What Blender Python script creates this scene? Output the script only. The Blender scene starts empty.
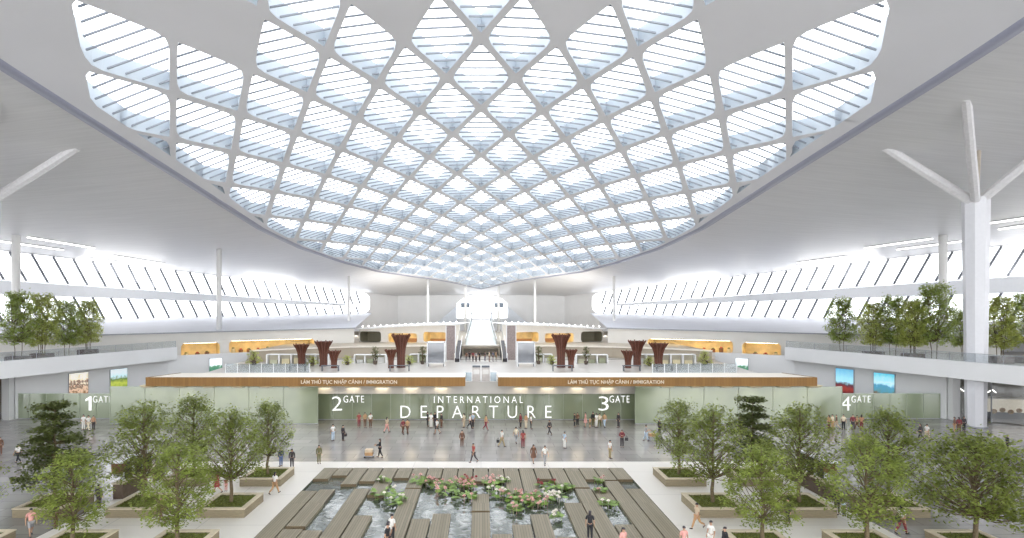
import bpy, bmesh, math, random
from mathutils import Vector, Matrix
from mathutils.geometry import tessellate_polygon
from mathutils.bvhtree import BVHTree
random.seed(7)
SC = bpy.context.scene
COL = SC.collection
H = 13.7          # eye height in metres
F = 560.0         # focal length in pixels of the 1024 px wide frame
CX, CY = 481.0, 312.0
def at(px, py, Y): return Vector(((px-CX)/F*Y, Y, H-(py-CY)/F*Y))
def fl(px, py, z=0.0):
    Y = F*(H-z)/(py-CY); return Vector(((px-CX)/F*Y, Y, z))

# ------------------------------------------------------------------ materials
MATS = {}
def mat(name, col, rough=0.6, metal=0.0, var=0.06, scale=3.0, emit=None, spec=0.5, bump=0.0, stretch=(1,1,1), trans=0.0):
    if name in MATS: return MATS[name]
    m = bpy.data.materials.new(name); m.use_nodes = True
    nt = m.node_tree; b = nt.nodes['Principled BSDF']
    b.inputs['Roughness'].default_value = rough; b.inputs['Metallic'].default_value = metal
    b.inputs['Specular IOR Level'].default_value = spec
    tc = nt.nodes.new('ShaderNodeTexCoord'); mp = nt.nodes.new('ShaderNodeMapping'); mp.inputs['Scale'].default_value = stretch
    nz = nt.nodes.new('ShaderNodeTexNoise'); nz.inputs['Scale'].default_value = scale; nz.inputs['Detail'].default_value = 3
    nt.links.new(tc.outputs['Object'], mp.inputs['Vector']); nt.links.new(mp.outputs[0], nz.inputs['Vector'])
    rp = nt.nodes.new('ShaderNodeValToRGB')
    rp.color_ramp.elements[0].position = 0.3; rp.color_ramp.elements[1].position = 0.7
    rp.color_ramp.elements[0].color = (*[max(0, c*(1-var)) for c in col], 1); rp.color_ramp.elements[1].color = (*[min(1, c*(1+var)) for c in col], 1)
    nt.links.new(nz.outputs['Fac'], rp.inputs['Fac']); nt.links.new(rp.outputs[0], b.inputs['Base Color'])
    if bump:
        bp = nt.nodes.new('ShaderNodeBump'); bp.inputs['Strength'].default_value = bump
        nt.links.new(nz.outputs['Fac'], bp.inputs['Height']); nt.links.new(bp.outputs[0], b.inputs['Normal'])
    if emit:
        b.inputs['Emission Color'].default_value = (*emit[0], 1); b.inputs['Emission Strength'].default_value = emit[1]
    if trans:
        out = nt.nodes['Material Output']; tl = nt.nodes.new('ShaderNodeBsdfTranslucent'); mx = nt.nodes.new('ShaderNodeMixShader')
        nt.links.new(rp.outputs[0], tl.inputs['Color']); mx.inputs[0].default_value = trans
        nt.links.new(b.outputs[0], mx.inputs[1]); nt.links.new(tl.outputs[0], mx.inputs[2]); nt.links.new(mx.outputs[0], out.inputs['Surface'])
    MATS[name] = m; return m
def glassmat(name, tint, clear, diff=None, rough=0.05, gl=0.12):
    """thin architectural glass: transparent + optional body colour + reflection"""
    if name in MATS: return MATS[name]
    m = bpy.data.materials.new(name); m.use_nodes = True; nt = m.node_tree; nt.nodes.clear()
    out = nt.nodes.new('ShaderNodeOutputMaterial'); tr = nt.nodes.new('ShaderNodeBsdfTransparent'); tr.inputs[0].default_value = (*tint, 1)
    g = nt.nodes.new('ShaderNodeBsdfGlossy'); g.inputs['Roughness'].default_value = rough; g.inputs[0].default_value = (1, 1, 1, 1)
    base = tr.outputs[0]
    if diff:
        d = nt.nodes.new('ShaderNodeBsdfDiffuse'); tc = nt.nodes.new('ShaderNodeTexCoord'); nz = nt.nodes.new('ShaderNodeTexNoise')
        nz.inputs['Scale'].default_value = 0.25; rp = nt.nodes.new('ShaderNodeValToRGB')
        rp.color_ramp.elements[0].position = .35; rp.color_ramp.elements[1].position = .65
        rp.color_ramp.elements[0].color = (*[c*.88 for c in diff], 1); rp.color_ramp.elements[1].color = (*[min(1, c*1.1) for c in diff], 1)
        nt.links.new(tc.outputs['Object'], nz.inputs['Vector']); nt.links.new(nz.outputs['Fac'], rp.inputs[0]); nt.links.new(rp.outputs[0], d.inputs[0])
        m1 = nt.nodes.new('ShaderNodeMixShader'); m1.inputs[0].default_value = 1-clear
        nt.links.new(base, m1.inputs[1]); nt.links.new(d.outputs[0], m1.inputs[2]); base = m1.outputs[0]
    m2 = nt.nodes.new('ShaderNodeMixShader'); m2.inputs[0].default_value = gl
    nt.links.new(base, m2.inputs[1]); nt.links.new(g.outputs[0], m2.inputs[2]); nt.links.new(m2.outputs[0], out.inputs['Surface'])
    MATS[name] = m; return m
def plain(name, col, rough=0.6): return mat(name, col, rough, var=0.03, scale=5)

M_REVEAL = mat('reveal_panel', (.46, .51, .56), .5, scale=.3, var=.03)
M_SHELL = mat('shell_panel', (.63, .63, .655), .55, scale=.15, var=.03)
M_WHITE = mat('white_plaster', (.82, .82, .82), .55, scale=.3, var=.02)
M_FRAME = mat('white_metal', (.78, .79, .80), .4, var=.02)
M_DARKM = mat('dark_metal', (.10, .11, .13), .4)
M_GREYM = mat('grey_metal', (.34, .35, .38), .4)
M_RIM = mat('rim_lavender', (.30, .31, .39), .45, var=.03)  # shadow band along the shell edge, put into the rim colour
M_LOUV = mat('louvre_grey', (.24, .26, .29), .5)
M_BEIGE = mat('beige_render', (.62, .58, .52), .6, var=.04, scale=.4)
M_CREAM = mat('cream_panel', (.80, .75, .66), .5, var=.03)
M_STONE = mat('planter_stone', (.27, .225, .145), .75, var=.15, scale=6, stretch=(.4, .4, 3))
M_STONET = mat('planter_cap', (.62, .54, .40), .6, var=.08, scale=4)
M_SOIL = mat('lawn_green', (.13, .15, .03), .95, var=.5, scale=9, bump=.5)
M_BARK = mat('bark', (.16, .12, .07), .9, var=.3, scale=14, bump=.4)
M_LEAF = mat('leaf_green', (.22, .265, .055), .6, var=.45, scale=1.3, trans=.45)
M_LEAFL = mat('leaf_light', (.28, .34, .075), .6, var=.45, scale=1.3, trans=.45)
M_LEAFD = mat('leaf_dark', (.11, .135, .035), .6, var=.4, scale=1.3, trans=.35)
M_LEAFY = mat('leaf_yellow_green', (.58, .62, .20), .6, var=.3, scale=.9, trans=.62)
M_LEAFT = mat('leaf_terrace', (.42, .50, .15), .6, var=.35, scale=.9, trans=.62)
M_BROWN = mat('funnel_rib', (.13, .042, .022), .5, var=.25, scale=5, stretch=(3, 3, .4))
M_GOLD = mat('gold_wall', (.82, .68, .38), .45, var=.18, scale=.7)
M_PLATE = mat('pale_floor', (.50, .475, .44), .3, var=.05, scale=.4)
M_ASPH = mat('pond_bed', (.05, .06, .03), .9)
M_BLACK = mat('black_rubber', (.03, .025, .03), .5)
M_LAMP = mat('lamp_white', (1, 1, 1), .5, emit=((1, .97, .92), 3.0))
M_WARM = mat('lamp_warm', (1, .9, .7), .5, emit=((1, .85, .60), 5.5))
M_GLASSG = glassmat('green_glass', (.70, .80, .62), .22, (.33, .385, .245), .12, .16)
M_GLASSD = glassmat('green_glass_deep', (.60, .68, .50), .2, (.31, .355, .225), .10, .10)
M_PANE = glassmat('window_pane', (.97, .98, 1), 1.0, None, .02, .05)
M_RAILG = glassmat('rail_glass', (.80, .84, .86), .8, (.5, .54, .56), .03, .08)
M_SHOPG = glassmat('shop_glass', (.66, .67, .68), .88, (.10, .11, .12), .05, .14)
M_KIOSKG = glassmat('kiosk_glass', (.55, .58, .62), .45, (.28, .30, .34), .1, .12)

def brickmat(name, c1, c2, mort, w, h, rough, msize=.01, off=0.5):
    m = bpy.data.materials.new(name); m.use_nodes = True; nt = m.node_tree; b = nt.nodes['Principled BSDF']
    tc = nt.nodes.new('ShaderNodeTexCoord'); br = nt.nodes.new('ShaderNodeTexBrick')
    br.inputs['Scale'].default_value = 1; br.inputs['Brick Width'].default_value = w; br.inputs['Row Height'].default_value = h
    br.inputs['Mortar Size'].default_value = msize; br.offset = off
    br.inputs['Color1'].default_value = (*c1, 1); br.inputs['Color2'].default_value = (*c2, 1); br.inputs['Mortar'].default_value = (*mort, 1)
    nt.links.new(tc.outputs['Object'], br.inputs['Vector']); nt.links.new(br.outputs['Color'], b.inputs['Base Color'])
    nz = nt.nodes.new('ShaderNodeTexNoise'); nz.inputs['Scale'].default_value = .3
    mr = nt.nodes.new('ShaderNodeMapRange'); mr.inputs['To Min'].default_value = rough*.8; mr.inputs['To Max'].default_value = rough*1.3
    nt.links.new(tc.outputs['Object'], nz.inputs['Vector']); nt.links.new(nz.outputs['Fac'], mr.inputs[0]); nt.links.new(mr.outputs[0], b.inputs['Roughness'])
    MATS[name] = m; return m
M_FLOOR = brickmat('hall_floor', (.27, .26, .25), (.34, .325, .31), (.20, .19, .185), 3.0, 1.5, .16, .03)
M_PLAZA = brickmat('plaza_floor', (.74, .71, .66), (.79, .76, .71), (.62, .6, .56), 6.0, 6.0, .3, .04, 0)
M_DECK = brickmat('deck_wood', (.215, .19, .13), (.275, .24, .17), (.12, .10, .07), .17, 8.0, .6, .012)
M_WOOD = brickmat('fascia_wood', (.24, .125, .035), (.30, .155, .045), (.17, .085, .022), .35, 2.0, .7, .01)
def watermat():
    m = bpy.data.materials.new('pond_water'); m.use_nodes = True; nt = m.node_tree; b = nt.nodes['Principled BSDF']
    b.inputs['Base Color'].default_value = (.05, .06, .035, 1); b.inputs['Roughness'].default_value = .04; b.inputs['IOR'].default_value = 2.2
    tc = nt.nodes.new('ShaderNodeTexCoord'); nz = nt.nodes.new('ShaderNodeTexNoise'); nz.inputs['Scale'].default_value = 1.6; nz.inputs['Detail'].default_value = 4
    rp = nt.nodes.new('ShaderNodeValToRGB'); rp.color_ramp.elements[0].color = (.05, .06, .03, 1); rp.color_ramp.elements[1].color = (.16, .18, .16, 1)
    bp = nt.nodes.new('ShaderNodeBump'); bp.inputs['Strength'].default_value = .12; bp.inputs['Distance'].default_value = .1
    nt.links.new(tc.outputs['Object'], nz.inputs['Vector']); nt.links.new(nz.outputs['Fac'], bp.inputs['Height']); nt.links.new(bp.outputs[0], b.inputs['Normal'])
    nt.links.new(nz.outputs['Fac'], rp.inputs[0]); nt.links.new(rp.outputs[0], b.inputs['Base Color'])
    MATS['pond_water'] = m; return m
M_WATER = watermat()
def picmat(name, cols, scale, stops=None, horiz=None):
    """printed picture: bands of colour over height mixed with noise blobs"""
    m = bpy.data.materials.new(name); m.use_nodes = True; nt = m.node_tree; b = nt.nodes['Principled BSDF']; b.inputs['Roughness'].default_value = .35
    tc = nt.nodes.new('ShaderNodeTexCoord'); sp = nt.nodes.new('ShaderNodeSeparateXYZ'); nt.links.new(tc.outputs['Generated'], sp.inputs[0])
    nz = nt.nodes.new('ShaderNodeTexNoise'); nz.inputs['Scale'].default_value = scale; nz.inputs['Detail'].default_value = 5
    nt.links.new(tc.outputs['Generated'], nz.inputs['Vector'])
    ma = nt.nodes.new('ShaderNodeMath'); ma.operation = 'MULTIPLY_ADD'; ma.inputs[1].default_value = .55 if horiz is None else horiz
    nt.links.new(nz.outputs['Fac'], ma.inputs[0]); nt.links.new(sp.outputs['Z'], ma.inputs[2])
    sb = nt.nodes.new('ShaderNodeMath'); sb.operation = 'SUBTRACT'; sb.inputs[1].default_value = (.55 if horiz is None else horiz)*.5
    nt.links.new(ma.outputs[0], sb.inputs[0])
    rp = nt.nodes.new('ShaderNodeValToRGB'); e = rp.color_ramp.elements
    n = len(cols)
    while len(e) < n: e.new(.5)
    for i, c in enumerate(cols): e[i].position = (stops[i] if stops else i/(n-1)); e[i].color = (*c, 1)
    nt.links.new(sb.outputs[0], rp.inputs[0]); nt.links.new(rp.outputs[0], b.inputs['Base Color'])
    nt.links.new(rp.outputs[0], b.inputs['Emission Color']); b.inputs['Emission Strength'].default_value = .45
    MATS[name] = m; return m

# ------------------------------------------------------------------ mesh helpers
class MB:
    def __init__(s): s.v = []; s.f = []; s.mi = []; s.cur = 0
    def add(s, vs, fs):
        o = len(s.v); s.v.extend([tuple(v) for v in vs]); s.f.extend([tuple(i+o for i in f) for f in fs]); s.mi.extend([s.cur]*len(fs)); return s
    def box(s, x0, x1, y0, y1, z0, z1):
        vs = [(x, y, z) for z in (z0, z1) for y in (y0, y1) for x in (x0, x1)]
        return s.add(vs, [(0, 2, 3, 1), (4, 5, 7, 6), (0, 1, 5, 4), (2, 6, 7, 3), (0, 4, 6, 2), (1, 3, 7, 5)])
    def prism(s, pts, z0, z1):
        """vertical prism over plan polygon; z0/z1 number or list per point"""
        n = len(pts); a = z0 if isinstance(z0, (list, tuple)) else [z0]*n; b = z1 if isinstance(z1, (list, tuple)) else [z1]*n
        vs = [(p[0], p[1], a[i]) for i, p in enumerate(pts)]+[(p[0], p[1], b[i]) for i, p in enumerate(pts)]
        fs = [tuple(range(n-1, -1, -1)), tuple(range(n, 2*n))]+[(i, (i+1) % n, n+(i+1) % n, n+i) for i in range(n)]
        return s.add(vs, fs)
    def bar(s, p, q, w, h=None, up=(0, 0, 1)):
        p, q = Vector(p), Vector(q); h = h or w; d = (q-p).normalized(); u = Vector(up)
        if abs(d.dot(u)) > .99: u = Vector((1, 0, 0))
        a = d.cross(u).normalized()*w/2; b = a.cross(d).normalized()*h/2
        vs = [p-a-b, p+a-b, p+a+b, p-a+b, q-a-b, q+a-b, q+a+b, q-a+b]
        return s.add(vs, [(3, 2, 1, 0), (4, 5, 6, 7), (0, 1, 5, 4), (1, 2, 6, 5), (2, 3, 7, 6), (3, 0, 4, 7)])
    def tube(s, p, q, r0, r1, n=8, caps=True):
        p, q = Vector(p), Vector(q); d = (q-p).normalized(); u = Vector((0, 0, 1)) if abs(d.z) < .95 else Vector((1, 0, 0))
        a = d.cross(u).normalized(); b = a.cross(d).normalized(); vs = []
        for c, r in ((p, r0), (q, r1)):
            for i in range(n):
                t = 2*math.pi*i/n; vs.append(c+a*math.cos(t)*r+b*math.sin(t)*r)
        fs = [(i, (i+1) % n, n+(i+1) % n, n+i) for i in range(n)]
        if caps: fs += [tuple(range(n-1, -1, -1)), tuple(range(n, 2*n))]
        return s.add(vs, fs)
    def ell(s, c, rx, ry, rz, nu=10, nv=6, vmin=-90):
        c = Vector(c); vs = []; fs = []
        for j in range(nv+1):
            ph = math.radians(vmin+(90-vmin)*j/nv)
            for i in range(nu):
                t = 2*math.pi*i/nu; vs.append(c+Vector((rx*math.cos(ph)*math.cos(t), ry*math.cos(ph)*math.sin(t), rz*math.sin(ph))))
        for j in range(nv):
            for i in range(nu): fs.append((j*nu+i, j*nu+(i+1) % nu, (j+1)*nu+(i+1) % nu, (j+1)*nu+i))
        return s.add(vs, fs)
    def grid(s, rows):
        n = len(rows[0]); vs = [p for r in rows for p in r]
        return s.add(vs, [(j*n+i, j*n+i+1, (j+1)*n+i+1, (j+1)*n+i) for j in range(len(rows)-1) for i in range(n-1)])
    def mesh(s, name, mats, smooth=False):
        me = bpy.data.meshes.new(name); me.from_pydata(s.v, [], s.f)
        for m in (mats if isinstance(mats, (list, tuple)) else [mats]): me.materials.append(m)
        me.polygons.foreach_set('material_index', s.mi)
        if smooth: me.polygons.foreach_set('use_smooth', [True]*len(s.f))
        me.update(); return me
    def build(s, name, mats, parent=None, smooth=False):
        return link(name, s.mesh(name, mats, smooth), parent)
def link(name, data, parent=None):
    o = bpy.data.objects.new(name, data); COL.objects.link(o)
    if parent is not None: o.parent = parent
    return o
def tag(o, label=None, cat=None, group=None, kind=None):
    if label: o['label'] = label
    if cat: o['category'] = cat
    if group: o['group'] = group
    if kind: o['kind'] = kind
    return o
def thing(name, label, cat, loc=(0, 0, 0), rz=0, group=None):
    o = bpy.data.objects.new(name, None); COL.objects.link(o); o.location = loc; o.rotation_euler = (0, 0, rz)
    return tag(o, label, cat, group)
def struct(o): o['kind'] = 'structure'; return o
def kids(o): return [c for c in bpy.data.objects if c.parent == o]
def dup(root, loc=None, rz=None, label=None, group=None, scale=None, ch=None):
    tree = ch if ch is not None else tree_of(root)
    r = root.copy(); COL.objects.link(r)
    def rec(nodes, par):
        for c, sub in nodes:
            k = c.copy(); COL.objects.link(k); k.parent = par; rec(sub, k)
    rec(tree, r)
    if loc is not None: r.location = loc
    if rz is not None: r.rotation_euler = (0, 0, rz)
    if scale is not None: r.scale = (scale,)*3 if not isinstance(scale, (tuple, list)) else scale
    if label: r['label'] = label
    if group: r['group'] = group
    return r
def tree_of(root): return [(c, tree_of(c)) for c in kids(root)]
def recalc(o):
    bm = bmesh.new(); bm.from_mesh(o.data); bmesh.ops.recalc_face_normals(bm, faces=bm.faces); bm.to_mesh(o.data); bm.free(); return o
def rrect(x0, x1, y0, y1, r, n=5):
    pts = []
    for cx, cy, a in ((x1-r, y0+r, -90), (x1-r, y1-r, 0), (x0+r, y1-r, 90), (x0+r, y0+r, 180)):
        for i in range(n+1):
            t = math.radians(a+90*i/n); pts.append((cx+r*math.cos(t), cy+r*math.sin(t)))
    return pts
def holed(mb, outer, holes, fn, fn2=None):
    """panel with holes; loops are 2D, fn maps 2D->3D front; fn2 (back) makes reveals"""
    loops = [[Vector((x, y, 0)) for x, y in outer]]+[[Vector((x, y, 0)) for x, y in h] for h in holes]
    flat = [p for l in loops for p in l]; tris = tessellate_polygon(loops)
    mb.add([fn(p.x, p.y) for p in flat], [tuple(t) for t in tris])
    if fn2:
        for l in loops:
            n = len(l); mb.add([fn(p.x, p.y) for p in l]+[fn2(p.x, p.y) for p in l], [(i, (i+1) % n, n+(i+1) % n, n+i) for i in range(n)])

# ------------------------------------------------------------------ camera, world
cam = bpy.data.cameras.new('camera'); co = bpy.data.objects.new('camera', cam); COL.objects.link(co)
co.location = (0, 0, H); co.rotation_euler = (math.pi/2, 0, 0)
cam.sensor_width = 36; cam.lens = F/1024*36; cam.shift_x = (512-CX)/1024; cam.shift_y = (CY-269)/1024; cam.clip_end = 1000; cam.clip_start = .5
SC.camera = co
w = bpy.data.worlds.new('sky'); SC.world = w; w.use_nodes = True; nt = w.node_tree
bg = nt.nodes['Background']; bg.inputs[0].default_value = (.955, .975, 1.0, 1); bg.inputs[1].default_value = 2.6
SC.view_settings.view_transform = 'Standard'; SC.view_settings.look = 'None'; SC.view_settings.gamma = 1; SC.view_settings.exposure = 0.56
SC.cycles.use_denoising = True; SC.cycles.max_bounces = 8; SC.cycles.diffuse_bounces = 5; SC.cycles.transparent_max_bounces = 12
SC.cycles.sample_clamp_indirect = 6

# ------------------------------------------------------------------ oval shell roof
K = 1.25
def HS(X, Y): return H+28.3*K-.14*Y-.0072/K*X*X
OV = [(-45, 38.5), (0, 39.2), (45, 38.75), (74.5, 37.6), (96, 36.8), (111, 35.0), (130, 31.2), (148, 26.2), (163, 19.4), (174, 13.0), (184, 7.2), (191, 3.0), (195, 0)]
def oval(Y):
    if Y >= 195: return 0.0
    if Y <= -45: return 38.5
    for (a, xa), (b, xb) in zip(OV, OV[1:]):
        if a <= Y <= b: return xa+(xb-xa)*(Y-a)/(b-a)
A, B, D0 = 3.1*K, 5.6*K, 45*K
def clampo(X, Y, mg=0.0):
    Y = min(Y, 195-mg); e = max(0, oval(Y)-mg*(1.3 if Y < 75 else (1.3-1.0*(Y-75)/30 if Y < 105 else .3))); return max(-e, min(e, X)), Y
solid = lambda a, b: (b <= -1 and abs(a) in (2, 6)) or b <= -3 or (abs(a)+b*1 > 8.5+ (0 if False else 0) and False)
def is_open(a, b):
    if b < -2: return False
    if b == -1 and abs(a) in (2, 6): return False
    if b == -2 and abs(a) > 5: return False
    # outside the outer lattice lines
    if abs(a)-b > 9: return False
    return True
shell = MB(); louv = MB(); pane = MB(); NS = 6
def sm(p): return Vector((p[0], p[1], HS(p[0], p[1])))
TH = 1.8
for b in range(-14, 27):
    for a in range(-16, 17):
        if (a+b) % 2 == 0: continue
        cx, cy = a*A, D0+b*B
        # does the diamond reach inside the oval?
        if cy-B > 195: continue
        if all(abs(x) > oval(min(y, 195))+.01 or y > 195 for x, y in ((cx, cy), (cx-A, cy), (cx+A, cy), (cx, cy-B), (cx, cy+B))): continue
        corners = [(cx, cy-B), (cx+A, cy), (cx, cy+B), (cx-A, cy)]
        outer = []
        for i in range(4):
            p, q = corners[i], corners[(i+1) % 4]
            for k in range(NS): outer.append((p[0]+(q[0]-p[0])*k/NS, p[1]+(q[1]-p[1])*k/NS))
        N = len(outer); oc = [clampo(*p) for p in outer]
        if is_open(a, b):
            fi = .885
            inner = []
            for (x, y) in outer:
                u, v = abs(x-cx)/A, abs(y-cy)/B; k = fi*(1-.10*max(0, (u-.78)/.22)**1.5-.015*max(0, (v-.9)/.1))*(1.05 if abs(a)-b >= 8.5 else 1)
                qx, qy = cx+(x-cx)*k, cy+(y-cy)*k
                if abs(a)-b == 9 and (x-cx)*cx > 0 and y < cy:      # outermost cells run out to a long leaf tip
                    st = (abs(x-cx)/A)*0+max(0, (cy-y)/B)**1.5; qx += (1 if cx > 0 else -1)*A*.42*st
                inner.append((qx, qy))
            ic = [clampo(p[0], p[1], 1.0) for p in inner]
            vs = [sm(p) for p in oc]+[sm(p) for p in ic]+[sm(p)+Vector((0, 0, TH)) for p in ic]
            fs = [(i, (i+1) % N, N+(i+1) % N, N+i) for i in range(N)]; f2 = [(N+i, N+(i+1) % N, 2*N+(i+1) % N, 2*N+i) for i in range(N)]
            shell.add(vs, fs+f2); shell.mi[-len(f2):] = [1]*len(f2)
            # louvre bars across the opening
            nb = 9
            for k in range(nb):
                v = -fi+(2*fi)*(k+.5)/nb; y = cy+v*B; hw = (fi-abs(v))*A+.1
                hw = min(hw, fi*A*.9)
                if y > 195: continue
                e = abs(clampo(99, y, 1.0)[0]); x0, x1 = max(cx-hw, -e), min(cx+hw, e)
                if x1-x0 < .3: continue
                z = .30
                louv.bar((x0, y, HS(x0, y)+z), (x1, y, HS(x1, y)+z), .12, .16)
            pz = TH*.92
            pane.add([sm(p)+Vector((0, 0, pz)) for p in ic], [tuple(range(N))])
        else:
            c = sm(clampo(cx, cy)); shell.add([sm(p) for p in oc]+[c], [(i, (i+1) % N, N) for i in range(N)])
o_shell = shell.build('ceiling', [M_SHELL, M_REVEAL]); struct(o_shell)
bm = bmesh.new(); bm.from_mesh(o_shell.data); bmesh.ops.remove_doubles(bm, verts=bm.verts, dist=.002)
bmesh.ops.dissolve_degenerate(bm, edges=bm.edges, dist=.001); bmesh.ops.recalc_face_normals(bm, faces=bm.faces); bm.to_mesh(o_shell.data); bm.free()
lo = louv.build('louvres', M_LOUV, o_shell); lo['kind'] = 'stuff'
po = pane.build('skylight_glass', M_PANE, o_shell)
# rim around the oval
opts = []
Y = -45.0
while Y < 195: opts.append((oval(Y), Y)); Y += 4 if Y < 140 else 2
opts.append((0.0, 195.0))
rim = MB()
full = [(-x, y) for x, y in opts]+[(x, y) for x, y in reversed(opts[:-1])]
rows = [[], [], [], []]
for (x, y) in full:
    z = HS(x, y); n = Vector((x, max(0, y-140)*.8, 0)); n = n.normalized() if n.length > 0 else Vector((0, 1, 0))
    if abs(x) < .1: n = Vector((0, 1, 0))
    rows[0].append((x, y, z+.2)); rows[1].append((x, y, z-.15)); rows[2].append((x+n.x*1.2, y+n.y*1.2, z-.2)); rows[3].append((x+n.x*1.5, y+n.y*1.5, z+1.7))
rim.grid(rows); o_rim = rim.build('trim_1', M_RIM, smooth=True); struct(o_rim)

# ------------------------------------------------------------------ outer roof, facade
def fx(Y): return 162.4-.617*Y       # half width at facade
def fz(Y): return 25.9-.06*(Y-110)
YB = 212.0
outer = []
def lerp(a, b, t): return a+(b-a)*t
roof = MB(); NT = 60
inner_pts = [Vector((x, y, HS(x, y)+1.4)) for x, y in opts]
# offset outward a little
inner_pts = [Vector((p.x+(.7 if p.x > .1 else 0), p.y+(.7 if p.y > 150 else 0), p.z)) for p in inner_pts]
def resample(pts, n):
    L = [0]
    for p, q in zip(pts, pts[1:]): L.append(L[-1]+(q-p).length)
    res = []
    for i in range(n+1):
        s = L[-1]*i/n; j = 0
        while j < len(L)-2 and L[j+1] < s: j += 1
        t = (s-L[j])/max(1e-9, L[j+1]-L[j]); res.append(pts[j].lerp(pts[j+1], min(1, t)))
    return res
side_i = [p for p in inner_pts if p.y <= 149]; back_i = [p for p in inner_pts if p.y >= 147.5]
side_i[-1:] = [back_i[0]] if side_i[-1].y != back_i[0].y else side_i[-1:]
IN = resample(side_i, 40)+resample(back_i, 20)[1:]
OUT = resample([Vector((fx(y), y, fz(y))) for y in range(-45, 213, 4)]+[Vector((fx(YB), YB, fz(YB)))], 40)
x_end = fx(YB)
OUT += [Vector((x_end*(1-i/20), YB, lerp(fz(YB), 20.3, (i/20)**.7))) for i in range(1, 21)]
def roofrows(sgn):
    rws = []
    for t in [i/16 for i in range(17)]:
        r = []
        for p, q in zip(IN, OUT):
            m = p.lerp(q, t); wd = (q-p).length
            m.z += -wd*.035*math.sin(math.pi*t)*(1 if p.y > 120 else .6)
            r.append(Vector((sgn*m.x, m.y, m.z)))
        rws.append(r)
    return rws
M_OUTR = mat('outer_roof_panel', (.70, .70, .71), .38, var=.05, scale=.5, stretch=(.3, 6, .3))
for s in (-1, 1): roof.grid(roofrows(s))
o_roof = roof.build('ceiling', M_OUTR, smooth=True); struct(o_roof)
RB = BVHTree.FromPolygons([Vector(v) for v in roof.v], roof.f)
def roofhit(px, py):
    d = Vector(((px-CX)/F, 1, -(py-CY)/F)).normalized(); r = RB.ray_cast(Vector((0, 0, H)), d); return r[0]

def facade(sgn, name, wname):
    def P(Y, z, off=0): return Vector((sgn*(fx(Y)+off), Y, z))
    # image heights converted at the facade: top = roof, beam, sill
    def zt(Y): return fz(Y)-.15
    def z1(Y): return lerp(H+32/F*110, H+8/F*190, (Y-110)/80)      # bottom of upper band
    def z2(Y): return lerp(H+18/F*110, H+6/F*190, (Y-110)/80)      # top of lower band
    def zs(Y): return lerp(H-9/F*110, H-1/F*200, (Y-110)/90)       # sill
    YE = 199.0; ys = [-45+(YE+45)*i/60 for i in range(61)]
    wl = MB()
    wl.grid([[P(y, zs(y)) for y in ys], [P(y, 5.0) for y in ys]])
    wl.grid([[P(y, zs(y)) for y in ys], [P(y, zs(y), .6) for y in ys]])
    wl.grid([[P(y, zt(y)+.5) for y in ys], [P(y, zt(y)) for y in ys]])
    # solid end with rounded window corners
    e = [P(YE-1.2, zt(YE)+.5), P(YB, fz(YB)+.5), P(YB, 5.0), P(YE-1.2, 5.0)]
    ymid = YE-3
    R = 2.2; zt_, zs_ = zt(YE), zs(YE)
    loop = [(YB, 5.0), (YB, fz(YB)+.5), (YE-3, zt(YE-3)+.5), (YE-3, zt_)]
    for i in range(7):
        t = math.radians(90-15*i); loop.append((YE-3+R*math.cos(t)*1.4, zt_-R+R*math.sin(t)))
    for i in range(7):
        t = math.radians(0-15*i); loop.append((YE-3+R*math.cos(t)*1.4, zs_+R+R*math.sin(t)))
    loop.append((YE-3, 5.0))
    wl2 = [Vector((y, z, 0)) for y, z in loop]; tr = tessellate_polygon([wl2])
    we = MB(); we.add([P(p.x, p.y, -.02) for p in wl2], [tuple(t) for t in tr]); struct(we.build(name, mat('end_white', (.90, .89, .88), .5, var=.02, scale=.3)))
    o = wl.build(name, MATS['sill_wall'] if 'sill_wall' in MATS else mat('sill_wall', (.74, .74, .76), .5, var=.03, scale=.2)); struct(o)
    wi = MB(); yw = [y for y in ys]
    wi.grid([[P(y, zt(y), .3) for y in yw], [P(y, zs(y), .3) for y in yw]])
    ow = wi.build(wname, M_PANE); struct(ow)
    bmr = MB()
    yb = [-45+(188+45)*i/50 for i in range(51)]
    bmr.grid([[P(y, z1(y), .2) for y in yb], [P(y, z1(y)-.1, -1.1) for y in yb], [P(y, z2(y), -1.1) for y in yb], [P(y, z2(y)-.1, .2) for y in yb]])
    bmr.build('beam', M_FRAME, ow)
    mu = MB(); y = -40.0
    while y < 196:
        lean = 2.6
        for za, zb in ((zt(y), z1(y)), (z2(y), zs(y))):
            hgt = za-zb; top = P(y, za, -.1); bot = P(min(y+hgt*.42, 199), zb, -.1)
            m = MB(); m.bar(top, bot, .36, .4); 
            if y > 60: m.build('mullion', mat('mullion_grey', (.16, .17, .19), .4), ow)
            else: mu.v and None
        y += 3.15
    return P
facade(-1, 'wall_left', 'window_1'); facade(1, 'wall_right', 'window_2')

# back wall with central gable window
bw = MB()
zb_top = fz(YB)+.6
holeb = [(-9.2, 11.4), (10.0, 11.4), (10.0, 17.0), (7.6, 18.9), (4.2, 19.9), (.4, 20.2), (-3.4, 19.9), (-6.8, 18.9), (-9.2, 17.0)]
holed(bw, [(-x_end-1, 5), (x_end+1, 5), (x_end+1, zb_top), (0, 21.2), (-x_end-1, zb_top)], [holeb], lambda x, z: Vector((x, YB, z)), lambda x, z: Vector((x, YB+.8, z)))
struct(bw.build('wall_back', M_WHITE))
gw = MB(); gw.add([Vector((x, YB+.5, z)) for x, z in holeb], [tuple(range(len(holeb)))])
og = struct(gw.build('window_3', M_PANE))
m = MB()
for x in (-6.5, -3.8, -1.1, 1.7, 4.4, 7.2): m.bar((x, YB+.3, 11.4), (x, YB+.3, 19.2), .12)
m.bar((-9.2, YB+.3, 16.6), (10, YB+.3, 16.6), .3); m.build('window_frame', M_FRAME, og)
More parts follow.
